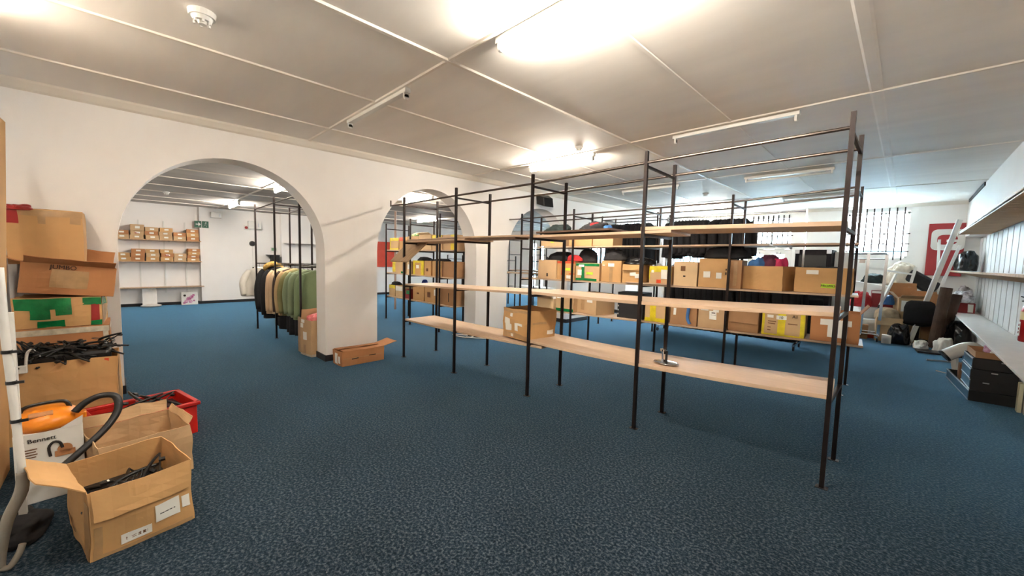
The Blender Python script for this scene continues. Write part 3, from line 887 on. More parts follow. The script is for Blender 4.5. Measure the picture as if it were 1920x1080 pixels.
cd('low yellow-wrapped carton at the left of the middle board, behind second arch', -8.78, -8.20, 1.115, .28, tone='tan', tape=[('f', 0, .1, .25, 1, 'yellow'), ('f', .7, 0, .95, .16, 'green')], top='open')
cd('slim carton with a white label on the middle board, behind second arch', -8.12, -7.92, 1.115, .27, tone='light', stick=[('f', .3, .4, .7, .8, 'paper')], top='closed')
cd('yellow-taped carton with a white label on the middle board, behind second arch', -7.84, -7.40, 1.115, .31, tone='orange', tape=[('f', 0, .85, 1, 1, 'yellow'), ('f', .75, 0, 1, 1, 'yellow'), ('f', 0, 0, .2, 1, 'yellow')], stick=[('f', .32, .45, .58, .68, 'paper')], top='open')
cd('narrow tan carton with printed marks on the middle board, behind second arch', -7.37, -7.12, 1.115, .31, tone='orange', stick=[('f', .3, .3, .6, .5, 'inkfade')], top='closed')
cd('brown carton third from the right on the middle board, behind second arch', -7.06, -6.74, 1.115, .31, tone='orange', top='closed')
cd('brown carton at the right end of the middle board, behind second arch', -6.71, -6.28, 1.115, .31, tone='brown', top='closed')
heap('black cloth lying on the yellow-taped carton, behind second arch', -7.62, 4.84, 1.115 + .31, .42, .3, .11, CL_BLACK, seed=21)
heap('black cloth along the brown cartons of the middle board, behind second arch', -6.95, 4.84, 1.115 + .345, .5, .28, .05, CL_BLACK, seed=22)
cd('small yellow carton with a black bag, left of the lowest board, behind second arch', -8.95, -8.66, .545, .27, tone='tan', tape=[('f', 0, .7, 1, 1, 'yellow')], top='open')
cd('grey carton stuffed with paper on the lowest board, behind second arch', -8.62, -8.30, .545, .27, tone='light', stick=[('f', 0, .55, 1, .95, 'paper')], top='open')
cd('small carton with red and teal packs on the lowest board, behind second arch', -8.22, -7.94, .545, .20, tone='red', tape=[('f', .3, .5, 1, .95, 'green')], top='open')
cd('tall tan carton on the lowest board, behind second arch', -7.84, -7.39, .545, .35, tone='orange', stick=[('f', .4, .4, .6, .5, 'inkfade')], top='closed')
cd('carton with a leaf print and white label on the lowest board, behind second arch', -7.35, -6.80, .545, .35, tone='orange', stick=[('f', .2, .3, .42, .62, 'inkfade'), ('f', .66, .45, .84, .82, 'paper')], top='closed')
cd('wide brown carton at the right end of the lowest board, behind second arch', -6.77, -6.30, .545, .36, tone='brown', stick=[('f', .62, .2, .66, .7, 'ink')], top='closed')
heap('black tip of a bag poking out left of the lowest board, behind second arch', -8.86, 4.80, .545 + .26, .34, .22, .11, CL_BLACK, seed=23)
heap('blue pack behind the lowest cartons, behind second arch', -7.9, 5.0, .573, .22, .2, .44, mat('pack_blue', rgb(36, 70, 170), .6), seed=24, amp=.15)

# --- floor cartons near the piers
carton('long low brown carton on the carpet at the foot of the nearest pier', -5.56, 2.42, 0, .30, .62, .20, radians(2), 'rust', top='open', bulge=.01, jit=.008,
       flaps=[('b', .22, 78), ('l', .15, -86), ('r', .10, -88)], tape=[('r', .02, .5, .96, .53, 'clear')], stick=[('f', .3, .12, .62, .82, 'paper'), ('f', .7, .2, .86, .66, 'paper'), ('r', .2, .44, .36, .5, 'ink'), ('r', .62, .5, .78, .56, 'ink')])
t = carton('tall narrow carton of pink goods behind the nearest pier, under the coats', -6.39, 2.16, 0, .34, .42, .55, radians(8), 'tan', top='open',
       tape=[('r', .3, 0, .42, .24, 'clear'), ('r', 0, 0, 1, .07, 'grey'), ('f', .3, .02, .5, .3, 'clear'), ('f', 0, .0, 1, .05, 'grey')], stick=[('f', .3, .44, .64, .66, 'paper'), ('f', .04, .76, .3, .88, 'paper'), ('f', .1, .9, .4, .99, 'paper')], flaps=[('l', .14, -10)])
heap('pink packets heaped in the tall narrow carton behind the pier', -6.38, 2.14, .47, .29, .34, .17, mat('pink_packets', rgb(236, 150, 150), .5, vary=.2, col2=rgb(214, 70, 80), scale=16), 'packet', 'packets', seed=30)
carton('pink-sided carton just behind the tall narrow carton', -6.67, 2.14, 0, .16, .36, .55, 0, 'tan', top='open', tape=[('f', 0, .0, 1, 1, 'clear')])

# ================================================================ FAR WALL OF THE BACK ROOM
def wall_shelf(label, x, y0, y1, z, depth, thick=.022, m=WOOD, ups=True):
    t = thing('wall_shelf', label, 'wall shelf', (x, y0, z))
    MB().box((depth / 2, (y1 - y0) / 2, -thick / 2), (depth, y1 - y0, thick)).build('board', m, t)
    n = max(2, int((y1 - y0) / .45))
    for i in range(n):
        yy = (y1 - y0) * (i + .5) / n
        MB().box((depth * .45, yy, -thick - .012), (depth * .8, .02, .024)).build('bracket', WHITE_METAL, t)
    return t
SH_D = .30
wall_shelf('upper shelf of shoe boxes on the far wall, through the left arch', XL, -.6, 1.66, 1.83, SH_D, m=WOOD_RAW)
wall_shelf('lower shelf of shoe boxes on the far wall, through the left arch', XL, -.6, 1.66, 1.245, SH_D, m=WOOD_RAW)
wall_shelf('bare pale shelf nearest the floor on the far wall, through the left arch', XL, -.6, 1.70, .53, .26, m=WOOD)
for y in (.36, .87, 1.33):
    t = MB().box((.008, 0, 0), (.016, .03, 2.0)).build('shelf_upright', WHITE_METAL, None, loc=(XL, y, 1.35))
    tag(t, 'thin white upright behind the far wall shelves, %s' % {.36: 'above white panel', .87: 'between white panel and magenta box', 1.33: 'above magenta box'}[y], 'shelf upright')
RANK = ['leftmost', 'second', 'third', 'fourth', 'fifth', 'rightmost']
POS = {1: ['only box'], 2: ['bottom box', 'top box'], 3: ['bottom box', 'middle box', 'top box'], 4: ['bottom box', 'second box up', 'third box up', 'top box']}
for shelf, zs, stacks in (('upper', 1.83, (2, 3, 3, 3, 2, 3)), ('lower', 1.245, (2, 3, 3, 3, 2, 4))):
    for i, n in enumerate(stacks):
        y0 = -.10 + i * .288
        for j in range(n):
            hh = .105 if n < 4 else .088
            if shelf == 'upper' and i == 1 and j == 2:
                hh = .16
            carton('brown shoe box, %s of the %s stack on the %s far wall shelf' % (POS[n][j], RANK[i], shelf), XL + .17 + rnd.uniform(-.015, .015), y0 + .14 + rnd.uniform(-.012, .012), zs + .001 + j * (.107 if n < 4 else .09), .27, .262, hh, radians(rnd.uniform(-4, 4)),
                   rnd.choice(['tan', 'orange', 'rust']), top='closed', bulge=0, jit=.002, n=2, stick=[('r', .34, .35, .68, .75, 'paper')] + ([('r', .3, .3, .6, .6, 'red')] if (shelf, i, j) in (('upper', 1, 1), ('lower', 3, 1)) else []), group='shoe boxes on the far wall', name='shoe_box', cat='shoe box')

t = thing('exit_sign', 'green sign with a white arrow and running figure on the far pilaster', 'exit sign', (XL + .125, 1.70, 2.32))
GREEN = mat('sign_green', rgb(10, 84, 58), .5)
for yy in (-.085, .085):
    MB().box((.004, yy, 0), (.008, .155, .19)).build('plate', GREEN, t)
m = MB()
m.box((.0095, -.10, 0), (.003, .07, .022))
m.prism([(.008, -.075, .06), (.008, -.075, -.06), (.008, -.02, 0)], (.003, 0, 0))
m.build('arrow', WHITE_PAINT, t)
m = MB()
m.cyl((.008, .10, .055), (.011, .10, .055), .014, n=10).bar((.0095, .10, .045), (.0095, .075, -.01), .003, .022, (1, 0, 0)).bar((.0095, .075, -.01), (.0095, .11, -.035), .003, .016, (1, 0, 0)).bar((.0095, .11, -.035), (.0095, .115, -.07), .003, .014, (1, 0, 0)).bar((.0095, .075, -.01), (.0095, .045, -.055), .003, .016, (1, 0, 0)).bar((.0095, .095, .03), (.0095, .13, .015), .003, .012, (1, 0, 0)).bar((.0095, .095, .03), (.0095, .06, .03), .003, .012, (1, 0, 0))
m.build('running_figure', WHITE_PAINT, t)

t = thing('plastic_sheet', 'white plastic panel standing on a crumpled bag against the far wall', 'panel', (-14.45, .52, 0))
MB().box((-.1, 0, .27), (.03, .30, .44), Matrix.Rotation(radians(-10), 3, 'Y')).build('panel', WHITE_PAINT, t, bevel=.01)
MB().ball((0, .02, .03), (.16, .22, .05), 14).build('plastic_bag', BAG_WHITE, t, smooth=True)
t = thing('picture_box', 'white square box with magenta splashes leaning under the far shelves', 'box', (-14.52, 1.36, 0))
MB().box((0, 0, .18), (.12, .37, .36)).build('body', CARD['white'], t, bevel=.004)
MAG = mat('print_magenta', rgb(176, 42, 118), .6, vary=.5, col2=rgb(232, 196, 214), scale=14)
m = MB()
for (yy, zz, rr) in ((.04, .22, .05), (-.02, .17, .06), (-.08, .10, .05), (.08, .27, .035), (.02, .09, .045), (-.12, .06, .03), (.10, .12, .025)):
    m.cyl((.0605, yy, zz), (.0625, yy, zz), rr, n=9)
m.build('print', MAG, t)
MB().cyl((.0605, -.11, .27), (.063, -.11, .27), .03, n=12).build('badge', TAPE['ink'], t)

wall_shelf('upper white shelf to the right of the coats, on the far wall', XL + .2, 3.80, 4.95, 1.885, .26, m=WHITE_PAINT)
wall_shelf('lower white shelf to the right of the coats, on the far wall', XL + .2, 3.80, 4.95, 1.23, .26, m=WHITE_PAINT)
t = thing('dark_cabinet', 'tall narrow black cabinet in the recess of the far wall, below the exit plate', 'cabinet', (XL + .15, 3.56, 0))
MB().box((0, 0, .735), (.26, .22, 1.47)).build('body', CARD['black'], t, bevel=.004)
MB().box((.135, .07, 1.0), (.012, .015, .14)).build('handle', ALU, t)
MB().box((.02, -.06, 1.475), (.32, .34, .012)).build('ledge', SKIRT, t)
t = thing('exit_plate', 'small pale green exit plate above the dark cabinet on the far wall', 'exit sign', (XL, 3.57, 1.64))
MB().box((.006, 0, 0), (.012, .18, .17)).build('plate', WHITE_PAINT, t)
MB().box((.0125, 0, .02), (.003, .14, .09)).build('print', mat('pale_green', rgb(120, 160, 126), .5), t)
t = thing('fire_notice', 'small white notice with a red disc on the far wall panel', 'notice', (XL + .06, 2.84, 2.31))
MB().box((.004, 0, 0), (.008, .19, .15)).build('plate', WHITE_PAINT, t)
MB().cyl((.008, -.03, 0), (.011, -.03, 0), .045, n=18).build('red_disc', TAPE['red'], t)
t = thing('fire_bell', 'black round bell on the far wall panel, left of the coats', 'bell', (XL + .06, 2.96, 1.82))
MB().cyl((0, 0, 0), (.05, 0, 0), .085, .07, n=22).build('gong', PLASTIC_BLACK, t, smooth=False)
MB().box((.01, 0, -.42), (.016, .02, .70)).build('conduit', WHITE_METAL, t)
t = thing('call_point', 'small square call point below the black bell on the far wall', 'call point', (XL + .06, 2.96, 1.07))
MB().box((.02, 0, 0), (.04, .10, .10)).build('housing', WHITE_METAL, t, bevel=.006)
MB().box((.042, 0, -.01), (.006, .04, .04)).build('button', TAPE['ink'], t)
for lab, y, z, w_, h_ in (('grey ventilation box high on the far wall, right of the green sign', 2.05, 2.62, .26, .16), ('grey switch box high on the far wall, above the black bell', 3.02, 2.40, .34, .24)):
    t = thing('wall_box', lab, 'electrical box', (XL + .06, y, z))
    MB().box((.05, 0, 0), (.10, w_, h_)).build('housing', WHITE_METAL, t, bevel=.006)
    MB().box((.102, w_ * .3, 0), (.006, .03, h_ * .5)).build('latch', ALU, t)
t = thing('notice_board', 'red-orange panel on the far wall seen through the second arch', 'panel', (XL + .002, 7.5, 1.59))
MB().box((.03, 0, 0), (.06, .86, .99)).build('board', mat('panel_red', rgb(214, 66, 34), .5, vary=.06), t, bevel=.005)
MB().box((.062, .30, .38), (.004, .22, .20)).build('notice', WHITE_PAINT, t)
t = MB().cyl((0, 0, 0), (0, 0, ZL), .03, n=12).build('pipe', mat('pipe_brown', rgb(170, 140, 124), .5), None, loc=(-10.4, 5.6, 0))
tag(t, 'pale brown floor-to-ceiling pipe behind the left end of the second arch rack', 'pipe')

# ================================================================ GARMENTS
def garment(name, label, x, y, z, rz, m, length=.72, wd=.25, th=.075, sleeves=True, skirt=0.0, group=None, fold=.22, seed=0, cat='jacket', m2=None, fur=None, flare=.02, swing=0.0):
    """A jacket hanging from a hook at (x, y, z): shoulders along local x, thickness along y."""
    t = thing(name, label, cat, (x, y, z), rz, group)
    prof = [(-.06, .045, .05), (-.085, .085, .055), (-.105, .14, .06), (-.13, .19, .065), (-.17, .215, .075), (-.30, wd * .88, th), (-.06 - length * .55, wd * .90, th * 1.05), (-.06 - length * .8, wd * .95 + flare * .5, th * 1.1), (-.06 - length, wd + flare, th * 1.15), (-.075 - length, wd + flare - .005, th * 1.12), (-.07 - length, wd * .8, th * .6)]
    rs = []; N = 28
    for (zz, a, b) in prof:
        ring = []
        k = max(0, (-zz - .15) / length)
        for i in range(N):
            q = 2 * pi * i / N
            f = 1 + fold * k * sin(q * 5 + seed * 1.7 + zz * 3) + fold * .5 * k * sin(q * 9 + seed)
            cx = abs(cos(q)) ** .7 * (1 if cos(q) > 0 else -1)
            sy = abs(sin(q)) ** .8 * (1 if sin(q) > 0 else -1)
            ring.append(Vector((cx * a * (1 + .04 * f), sy * b * f + swing * k, zz)))
        rs.append(ring)
    MB().rings(rs).build('body', m, t, smooth=True, subsurf=1)
    if sleeves:
        for s in (-1, 1):
            sl = length * .86
            MB().tube([(s * .17, -.01, -.15), (s * .235, -.04, -.26), (s * (.272 + .015 * sin(seed)), -.075 + swing * .5, -.15 - sl * .5), (s * .268, -.085 + swing, -.13 - sl)], [.062, .070, .060, .048], 12, 4).build('sleeve', m2 or m, t, smooth=True)
    MB().tube([(0, 0, -.06), (0, 0, -.02), (0, .0, .005), (.012, 0, .018), (.02, 0, .008)], .0022, 6, 3).bar((-.19, 0, -.135), (0, 0, -.06), .012, .012).bar((.19, 0, -.135), (0, 0, -.06), .012, .012).build('hanger', PLASTIC_BLACK, t)
    if fur:
        MB().tube([(-.15, -.03, -.16), (-.13, -.06, -.07), (0, -.05, -.01), (.13, -.06, -.07), (.15, -.03, -.16)], [.03, .05, .055, .05, .03], 12, 4).build('fur_collar', fur, t, smooth=True)
    return t

C_WHITE = mat('coat_white', rgb(226, 220, 208), .9, vary=.06)
C_CREAM = mat('jacket_cream', rgb(214, 184, 148), .85, vary=.10, scale=4)
C_CREAM2 = mat('jacket_beige', rgb(196, 166, 120), .85, vary=.10, scale=4)
C_BROWN = mat('jacket_brown', rgb(70, 52, 44), .85, vary=.35, scale=8)
C_GREEN = mat('jacket_green', rgb(128, 146, 108), .9, vary=.08, scale=4)
C_GREEN2 = mat('jacket_green_grey', rgb(140, 154, 122), .9, vary=.08, scale=4)
C_OLIVE = mat('jacket_olive', rgb(138, 134, 88), .9, vary=.12, scale=4)
FUR = mat('fur_tan', rgb(204, 166, 92), .95, vary=.35, scale=30, bump=.8, bscale=70)
HZ = 1.335
yc = lambda x: 2.245 + (x + 8) * .03
def coat(label, x, m, length, seed, rz=90, **k):
    return garment(k.pop('name', 'jacket'), label, x, yc(x), HZ, radians(rz), m, length=length, seed=seed, **k)
garment('coat', 'white coat at the far left end of the garment rack behind the arch', -9.42, 2.02, HZ - .02, radians(58), C_WHITE, length=.60, seed=1, wd=.31, flare=.03, cat='coat')
coat('black coat with a tan fur collar near the left end of the garment rack', -9.10, CL_BLACK, .92, 2, rz=60, wd=.29, fur=FUR, name='coat', cat='coat')
coat('plain black coat behind the fur-collared coat on the garment rack', -8.74, CL_BLACK, 1.0, 3, rz=70, wd=.27, name='coat', cat='coat')
coat('cream jacket nearest the fur-collared coat on the garment rack', -8.46, C_CREAM, .88, 4, rz=68, wd=.29)
coat('second cream jacket, beside the dark brown one on the garment rack', -8.24, C_CREAM, .86, 5, rz=74)
coat('dark brown patterned jacket between the cream and the olive jackets', -8.04, C_BROWN, .84, 6, rz=76)
coat('beige jacket under the dark brown jacket on the garment rack', -7.88, C_CREAM2, .84, 7, rz=78)
coat('olive green jacket left of the sage green ones on the garment rack', -7.66, C_OLIVE, .82, 8, rz=74)
coat('sage green jacket, leftmost of the three sage ones on the garment rack', -7.44, C_GREEN2, .80, 9, rz=78)
coat('sage green jacket, middle of the three sage ones on the garment rack', -7.24, C_GREEN2, .80, 10, rz=80)
coat('sage green jacket facing the arch, in front of the thick rack post', -6.92, C_GREEN, .80, 11, rz=74, wd=.30)
garment('jacket', 'second dark brown jacket at the right end of the garment rack, by the pier', -6.98, yc(-6.98) + .16, HZ, radians(70), C_BROWN, length=.80, seed=12)
# black skirts below
t = thing('black_skirt_roll', 'wide black cloth hanging low under the jackets on the garment rack', 'cloth', (-7.62, 2.10, .155))
def sk_fn(u, v):
    return Vector(((u - .5) * 1.75, .05 * sin(u * 40) + .03 * sin(u * 17), .42 * v + .02 * sin(u * 9)))
MB().grid(sk_fn, 60, 6).build('cloth', CL_BLACK, t, smooth=True, solid=.03)
MB().cyl((-.88, 0, .43), (.88, 0, .43), .012).build('hanging_bar', STEEL_BLACK, t)

# black jackets hung beyond the carton rack
proto = garment('black_jacket', 'black jacket packed on the rail behind the left half of the carton rack', -5.15, 8.62, 2.50, radians(80), CL_BLACK, length=1.0, seed=3, wd=.27, group='black jackets on the third rack')
for i in range(1, 11):
    c = copy_tree(proto)
    c.location = (-5.15 + i * .088, 8.62 + i * .004, 2.50 + rnd.uniform(-.012, .012)); c.rotation_euler.z = radians(80 + rnd.uniform(-9, 9)); c.scale = (rnd.uniform(.9, 1.06), rnd.uniform(.8, 1.15), rnd.uniform(.9, 1.04))

t = thing('garment_rail', 'tall two-tier rolling garment rail full of black jackets, behind the carton rack', 'garment rail', (-3.9, 8.85, 0))
for xx in (0, 2.55):
    MB().bar((xx, 0, .10), (xx, 0, 2.58), .03, .03).build('upright', CHROME, t)
    MB().bar((xx, -.28, .11), (xx, .28, .11), .035, .03).build('foot', CHROME, t)
    for yy in (-.26, .26):
        w_ = MB().cyl((xx - .012, yy, .045), (xx + .012, yy, .045), .045, n=16).build('wheel', PLASTIC_BLACK, t)
        MB().box((xx, yy, .085), (.05, .05, .03)).build('caster_fork', CHROME, w_)
for zz, nm in ((2.545, 'upper_rail'), (1.36, 'lower_rail'), (.12, 'base_rail')):
    MB().cyl((0, 0, zz), (2.55, 0, zz), .014, n=10).build(nm, CHROME, t)
p2_ = garment('black_jacket', 'black jacket on the upper tier of the rolling rail, left group', -3.80, 8.85, 2.527, radians(78), CL_CHAR, length=.80, seed=5, wd=.27, group='black jackets on the upper tier, left')
for i in range(1, 10):
    c = copy_tree(p2_); c.location = (-3.80 + i * .08, 8.85, 2.527); c.rotation_euler.z = radians(78 + rnd.uniform(-10, 10)); c.scale = (rnd.uniform(.88, 1.08), rnd.uniform(.8, 1.15), rnd.uniform(.86, 1.06))
p3_ = copy_tree(p2_)
p3_['label'] = 'black jacket on the upper tier of the rolling rail, right group'; p3_['group'] = 'black jackets on the upper tier, right'
p3_.location = (-2.88, 8.85, 2.527)
for i in range(1, 7):
    c = copy_tree(p3_); c.location = (-2.88 + i * .085, 8.85, 2.527); c.rotation_euler.z = radians(78 + rnd.uniform(-10, 10)); c.scale = (rnd.uniform(.88, 1.08), rnd.uniform(.8, 1.15), rnd.uniform(.86, 1.06))
p4_ = garment('black_jacket', 'black garment on the lower tier of the rolling rail, behind the cartons', -3.72, 8.85, 1.342, radians(80), CL_BLACK, length=1.12, seed=8, wd=.27, group='black garments on the lower tier')
for i in range(1, 24):
    c = copy_tree(p4_); c.location = (-3.72 + i * .1, 8.85, 1.342); c.rotation_euler.z = radians(80 + rnd.uniform(-8, 8))
# dark things stowed on the floor between the two racks
carton('black crate under the jackets behind the tall tan middle-row carton', -4.55, 8.62, 1.18, .62, .5, .36, 0, 'black', top='closed', bulge=0)

# black loudspeakers behind the PROMO carton
def pa(label, x, y, z, w_, d_, h_):
    t = thing('speaker_cabinet', label, 'loudspeaker', (x, y, z), radians(-4))
    MB().box((0, 0, h_ / 2), (w_, d_, h_)).build('cabinet', mat('speaker_carpet', rgb(40, 36, 42), .9, vary=.2), t, bevel=.01)
    for sx in (-1, 1):
        for zz in (.04, h_ - .04):
            MB().box((sx * (w_ / 2 - .035), -d_ / 2 - .003, zz), (.08, .012, .08)).build('metal_corner', ALU, t, bevel=.003)
    MB().box((0, -d_ / 2 - .004, h_ / 2), (w_ * .76, .01, h_ * .72)).build('grille', PLASTIC_BLACK, t)
pa('black speaker cabinet with metal corners above the lime-stickered carton', -1.36, 10.25, 1.08, .60, .48, .80)
pa('black bass cabinet carrying the speaker cabinet, behind the carton rack', -1.36, 10.25, 0, .66, .56, 1.08)
carton('white upright box beside the black speaker cabinet', -.93, 10.4, 0, .22, .4, 1.84, 0, 'white', top='closed', bulge=0)

# ================================================================ LEFT FOREGROUND
def hanger_mesh(m):
    m.tube([(0, 0, 0), (0, 0, .025), (.018, 0, .05), (.03, 0, .035), (.024, 0, .016)], .0022, 6, 3)
def make_hanger(label, group):
    t = thing('coat_hanger', label, 'coat hanger', (0, 0, 0), group=group)
    MB().tube([(-.19, 0, -.075), (-.12, 0, -.035), (0, 0, 0), (.12, 0, -.035), (.19, 0, -.075)], [.007, .009, .011, .009, .007], 8, 3).bar((-.18, 0, -.075), (.18, 0, -.075), .007, .007).build('shoulder', PLASTIC_BLACK, t, smooth=True)
    hm = MB(); hm.tube([(0, 0, 0), (0, 0, .03), (.02, 0, .06), (.038, 0, .042), (.03, 0, .02)], .003, 6, 3)
    hm.build('hook', PLASTIC_BLACK, t, smooth=True)
    for s in (-1, 1):
        MB().box((s * .13, 0, -.085), (.022, .014, .03)).build('clip', PLASTIC_BLACK, t)
    return t
def scatter(proto, n, cx, cy, cz, rx, ry, rz_, seed, flat=.5):
    r = random.Random(seed)
    for i in range(n):
        o = proto if i == 0 else copy_tree(proto)
        o.location = (cx + r.uniform(-rx, rx), cy + r.uniform(-ry, ry), cz + r.uniform(0, rz_))
        o.rotation_euler = (r.uniform(-flat, flat) + radians(70), r.uniform(-.4, .4), r.uniform(0, 2 * pi))

# nearest open carton
# corners on the floor: near (-2.75,-.12), right (-2.83,.26), left (-3.22,-.27)
fx = Vector((-2.75, -.12, 0)); ex = (Vector((-2.83, .26, 0)) - fx); ey = (Vector((-3.22, -.27, 0)) - fx)
ctr = fx + ex / 2 + ey / 2
ang = math.atan2(ex.y, ex.x)
carton('open brown carton of black hangers in the left foreground, nearest the camera', ctr.x, ctr.y, 0, .41, .50, .35, ang, 'orange', jit=.012, bulge=.016, n=10,
       flaps=[('f', .15, 171), ('l', .20, 52, .2, 1.0)],
       tape=[('l', .86, .0, .98, .82, 'clear'), ('f', .02, 0, .10, .5, 'clear'), ('f', .02, .0, .98, .06, 'clear'), ('r', .2, .05, .4, .95, 'clear')],
       stick=[('f', .26, .10, .54, .24, 'paper'), ('f', .58, .22, .84, .50, 'paper'), ('f', .87, .28, .97, .46, 'paper'), ('f', .62, .33, .78, .345, 'ink'), ('f', .29, .14, .50, .185, 'inkfade'), ('l', .3, .18, .5, .42, 'inkfade')])
hp = make_hanger('black plastic hanger inside the nearest open carton', 'hangers in the nearest carton')
scatter(hp, 10, ctr.x, ctr.y, .19, .06, .06, .06, 3)
MBm = MB()
tag(MB().box((0, 0, 0), (.33, .40, .20)).build('hanger_bundle', PLASTIC_BLACK, None, loc=(ctr.x, ctr.y, .105), rz=ang), 'dense black bundle of hangers filling the bottom of the nearest carton', 'hangers')['kind'] = 'stuff'
cl = thing('security_tag', 'small black tag with a white bar on the hangers in the nearest carton', 'tag', (-2.98, -.10, .285), ang)
MB().box((0, 0, 0), (.05, .03, .012)).build('case', PLASTIC_BLACK, cl)
MB().box((.008, 0, .007), (.008, .02, .003)).build('bar', TAPE['paper'], cl)

# carton behind it
carton('second open carton just behind the nearest one, with a ragged raised back wall', -3.66, .04, 0, .46, .44, .33, ang, 'tan', jit=.016, bulge=.01, flaps=[('b', .08, 10), ('r', .05, 20)], n=8)

# red crate with hangers
t = thing('plastic_crate', 'red plastic crate of hangers behind the open cartons', 'crate', (-4.36, .08, 0), ang)
w_, d_, h_ = .58, .46, .27
m = MB()
for sx, sy, lx, ly in ((0, -1, w_, .012), (0, 1, w_, .012), (-1, 0, .012, d_), (1, 0, .012, d_)):
    m.box((sx * w_ / 2, sy * d_ / 2, h_ / 2), (lx, ly, h_))
m.box((0, 0, .006), (w_, d_, .012))
m.build('body', mat('crate_red', rgb(190, 32, 24), .35, vary=.1), t, bevel=.003)
m = MB()
for sx, sy, lx, ly in ((0, -1, w_ + .05, .035), (0, 1, w_ + .05, .035), (-1, 0, .035, d_ + .05), (1, 0, .035, d_ + .05)):
    m.box((sx * (w_ / 2 + .008), sy * (d_ / 2 + .008), h_ - .012), (lx, ly, .03))
m.build('rim', MATS['crate_red'], t, bevel=.006)
hp = make_hanger('black plastic hanger lying across the red crate', 'hangers in the red crate')
scatter(hp, 5, -4.36, .08, .27, .10, .12, .02, 5, .25)
tag(MB().box((0, 0, 0), (.50, .40, .20)).build('hanger_bundle', PLASTIC_BLACK, None, loc=(-4.36, .08, .113), rz=ang), 'dense black bundle of hangers filling the red crate', 'hangers')['kind'] = 'stuff'

# boxed vacuum cleaner
vx, vy = -3.78, -.36
vb = thing('vacuum_box', 'white printed vacuum cleaner box with the orange vacuum sitting on it', 'box', (vx, vy, 0), radians(4))
MB().box((0, 0, .215), (.30, .28, .43)).build('body', CARD['white'], vb, bevel=.003)
MB().prism([(.152, .04, .43), (.152, .138, .43), (.150, .142, .49)], (-.004, 0, 0)).build('flap', CARD['white'], vb)
text_mesh('Bennett', .036, 'lettering', TAPE['ink'], vb, frame_mtx((.1525, -.03, .385), (0, 1, 0), (0, 0, 1)))
MB().cyl((.151, -.112, .385), (.154, -.112, .385), .014, n=16).build('logo', TAPE['ink'], vb)
m = MB()
m.tube([(.154, .0, .27), (.154, -.005, .325), (.154, .015, .355), (.154, .04, .345), (.154, .05, .31)], .007, 8, 3)
m.build('printed_hose', TAPE['ink'], vb)
MB().cyl((.151, .06, .30), (.154, .06, .30), .032, n=18).box((.1525, .06, .275), (.003, .085, .035)).build('printed_vacuum', CARD['rust'], vb)
m = MB()
for i in range(4):
    m.box((.1525, -.085, .335 - i * .016), (.002, .07 - .012 * (i % 2), .006))
m.build('printed_lines', TAPE['inkfade'], vb)
v = thing('vacuum_cleaner', 'orange canister vacuum head with black handle and ribbed hose, on its white box', 'vacuum cleaner', (vx, vy - .01, .431), radians(4))
v.scale = (1, 1, .82)
OR = mat('vacuum_orange', rgb(226, 130, 22), .35, vary=.08)
rs = []
for zz, a in ((0, .155), (.03, .165), (.06, .165), (.09, .150), (.115, .115), (.125, .05)):
    rs.append([Vector((cos(2 * pi * i / 28) * a, sin(2 * pi * i / 28) * a * .86, zz)) for i in range(28)])
MB().rings(rs).build('lid', OR, v, smooth=True)
MB().box((.10, -.02, .112), (.05, .10, .02), Matrix.Rotation(radians(18), 3, 'Y')).build('badge', CARD['rust'], v, bevel=.005)
MB().tube([(0, -.11, .10), (0, -.09, .15), (0, -.03, .165), (0, .05, .165), (0, .085, .15), (0, .10, .10)], .012, 10, 4).build('handle', PLASTIC_BLACK, v, smooth=True)
MB().box((.06, .13, .05), (.06, .08, .05)).build('latch', OR, v, bevel=.008)
hose = MB(); hp_ = [(.10, .12, .09), (.10, .17, .15), (.11, .24, .185), (.12, .305, .16), (.15, .31, .06), (.20, .25, -.05), (.26, .14, -.16), (.30, .05, -.24)]
hose.tube(hp_, .022, 12, 6)
hose.build('hose', mat('hose_black', rgb(22, 21, 22), .4), v, smooth=True)
MB().cyl((.115, .30, .09), (.14, .36, .09), .012, n=10).build('hose_clip', PLASTIC_BLACK, v)
heap('flat black mound standing in for shade on the carpet between trolley and nearest carton', -3.30, -.46, 0, .42, .26, .09, CL_BLACK, 'bag', 'black_bag_or_shade', seed=41)  # no bag: low black mound put in for the deep shade on the carpet

# white tubular trolley leg at the left edge
t = thing('folding_trolley', 'white tubular trolley frame with black bands at the left edge of the photo', 'trolley', (-2.98, -.40, 0))
MB().tube([(0, -.005, 1.45), (0, 0, 1.10), (.0, .01, .80), (.0, .02, .43)], .0155, 12, 4).build('upright', WHITE_METAL, t, smooth=True)
MB().tube([(0, .02, .45), (.01, .015, .36), (.02, -.03, .24), (.03, -.055, .10), (.03, -.06, .02)], [.02, .024, .022, .02, .016], 12, 5).build('curved_foot', mat('foot_grey', rgb(150, 142, 130), .5, vary=.15, scale=12), t, smooth=True)
MB().tube([(.03, -.06, .015), (.05, -.03, .018), (.05, 0, .07), (.045, .012, .11)], .013, 10, 4).build('foot_hook', MATS['foot_grey'], t, smooth=True)
for zz, yy in ((.90, .007), (.71, .012), (1.05, .0)):
    MB().cyl((0, yy, zz - .008), (0, yy, zz + .008), .0185, n=14).box((.012, yy + .026, zz), (.012, .03, .012)).build('strap_band', PLASTIC_BLACK, t)
MB().bar((-.35, -.03, 1.2), (-.35, -.03, .02), .03, .03).bar((-.35, -.03, .9), (0, .005, .9), .02, .02).build('rear_upright', WHITE_METAL, t)

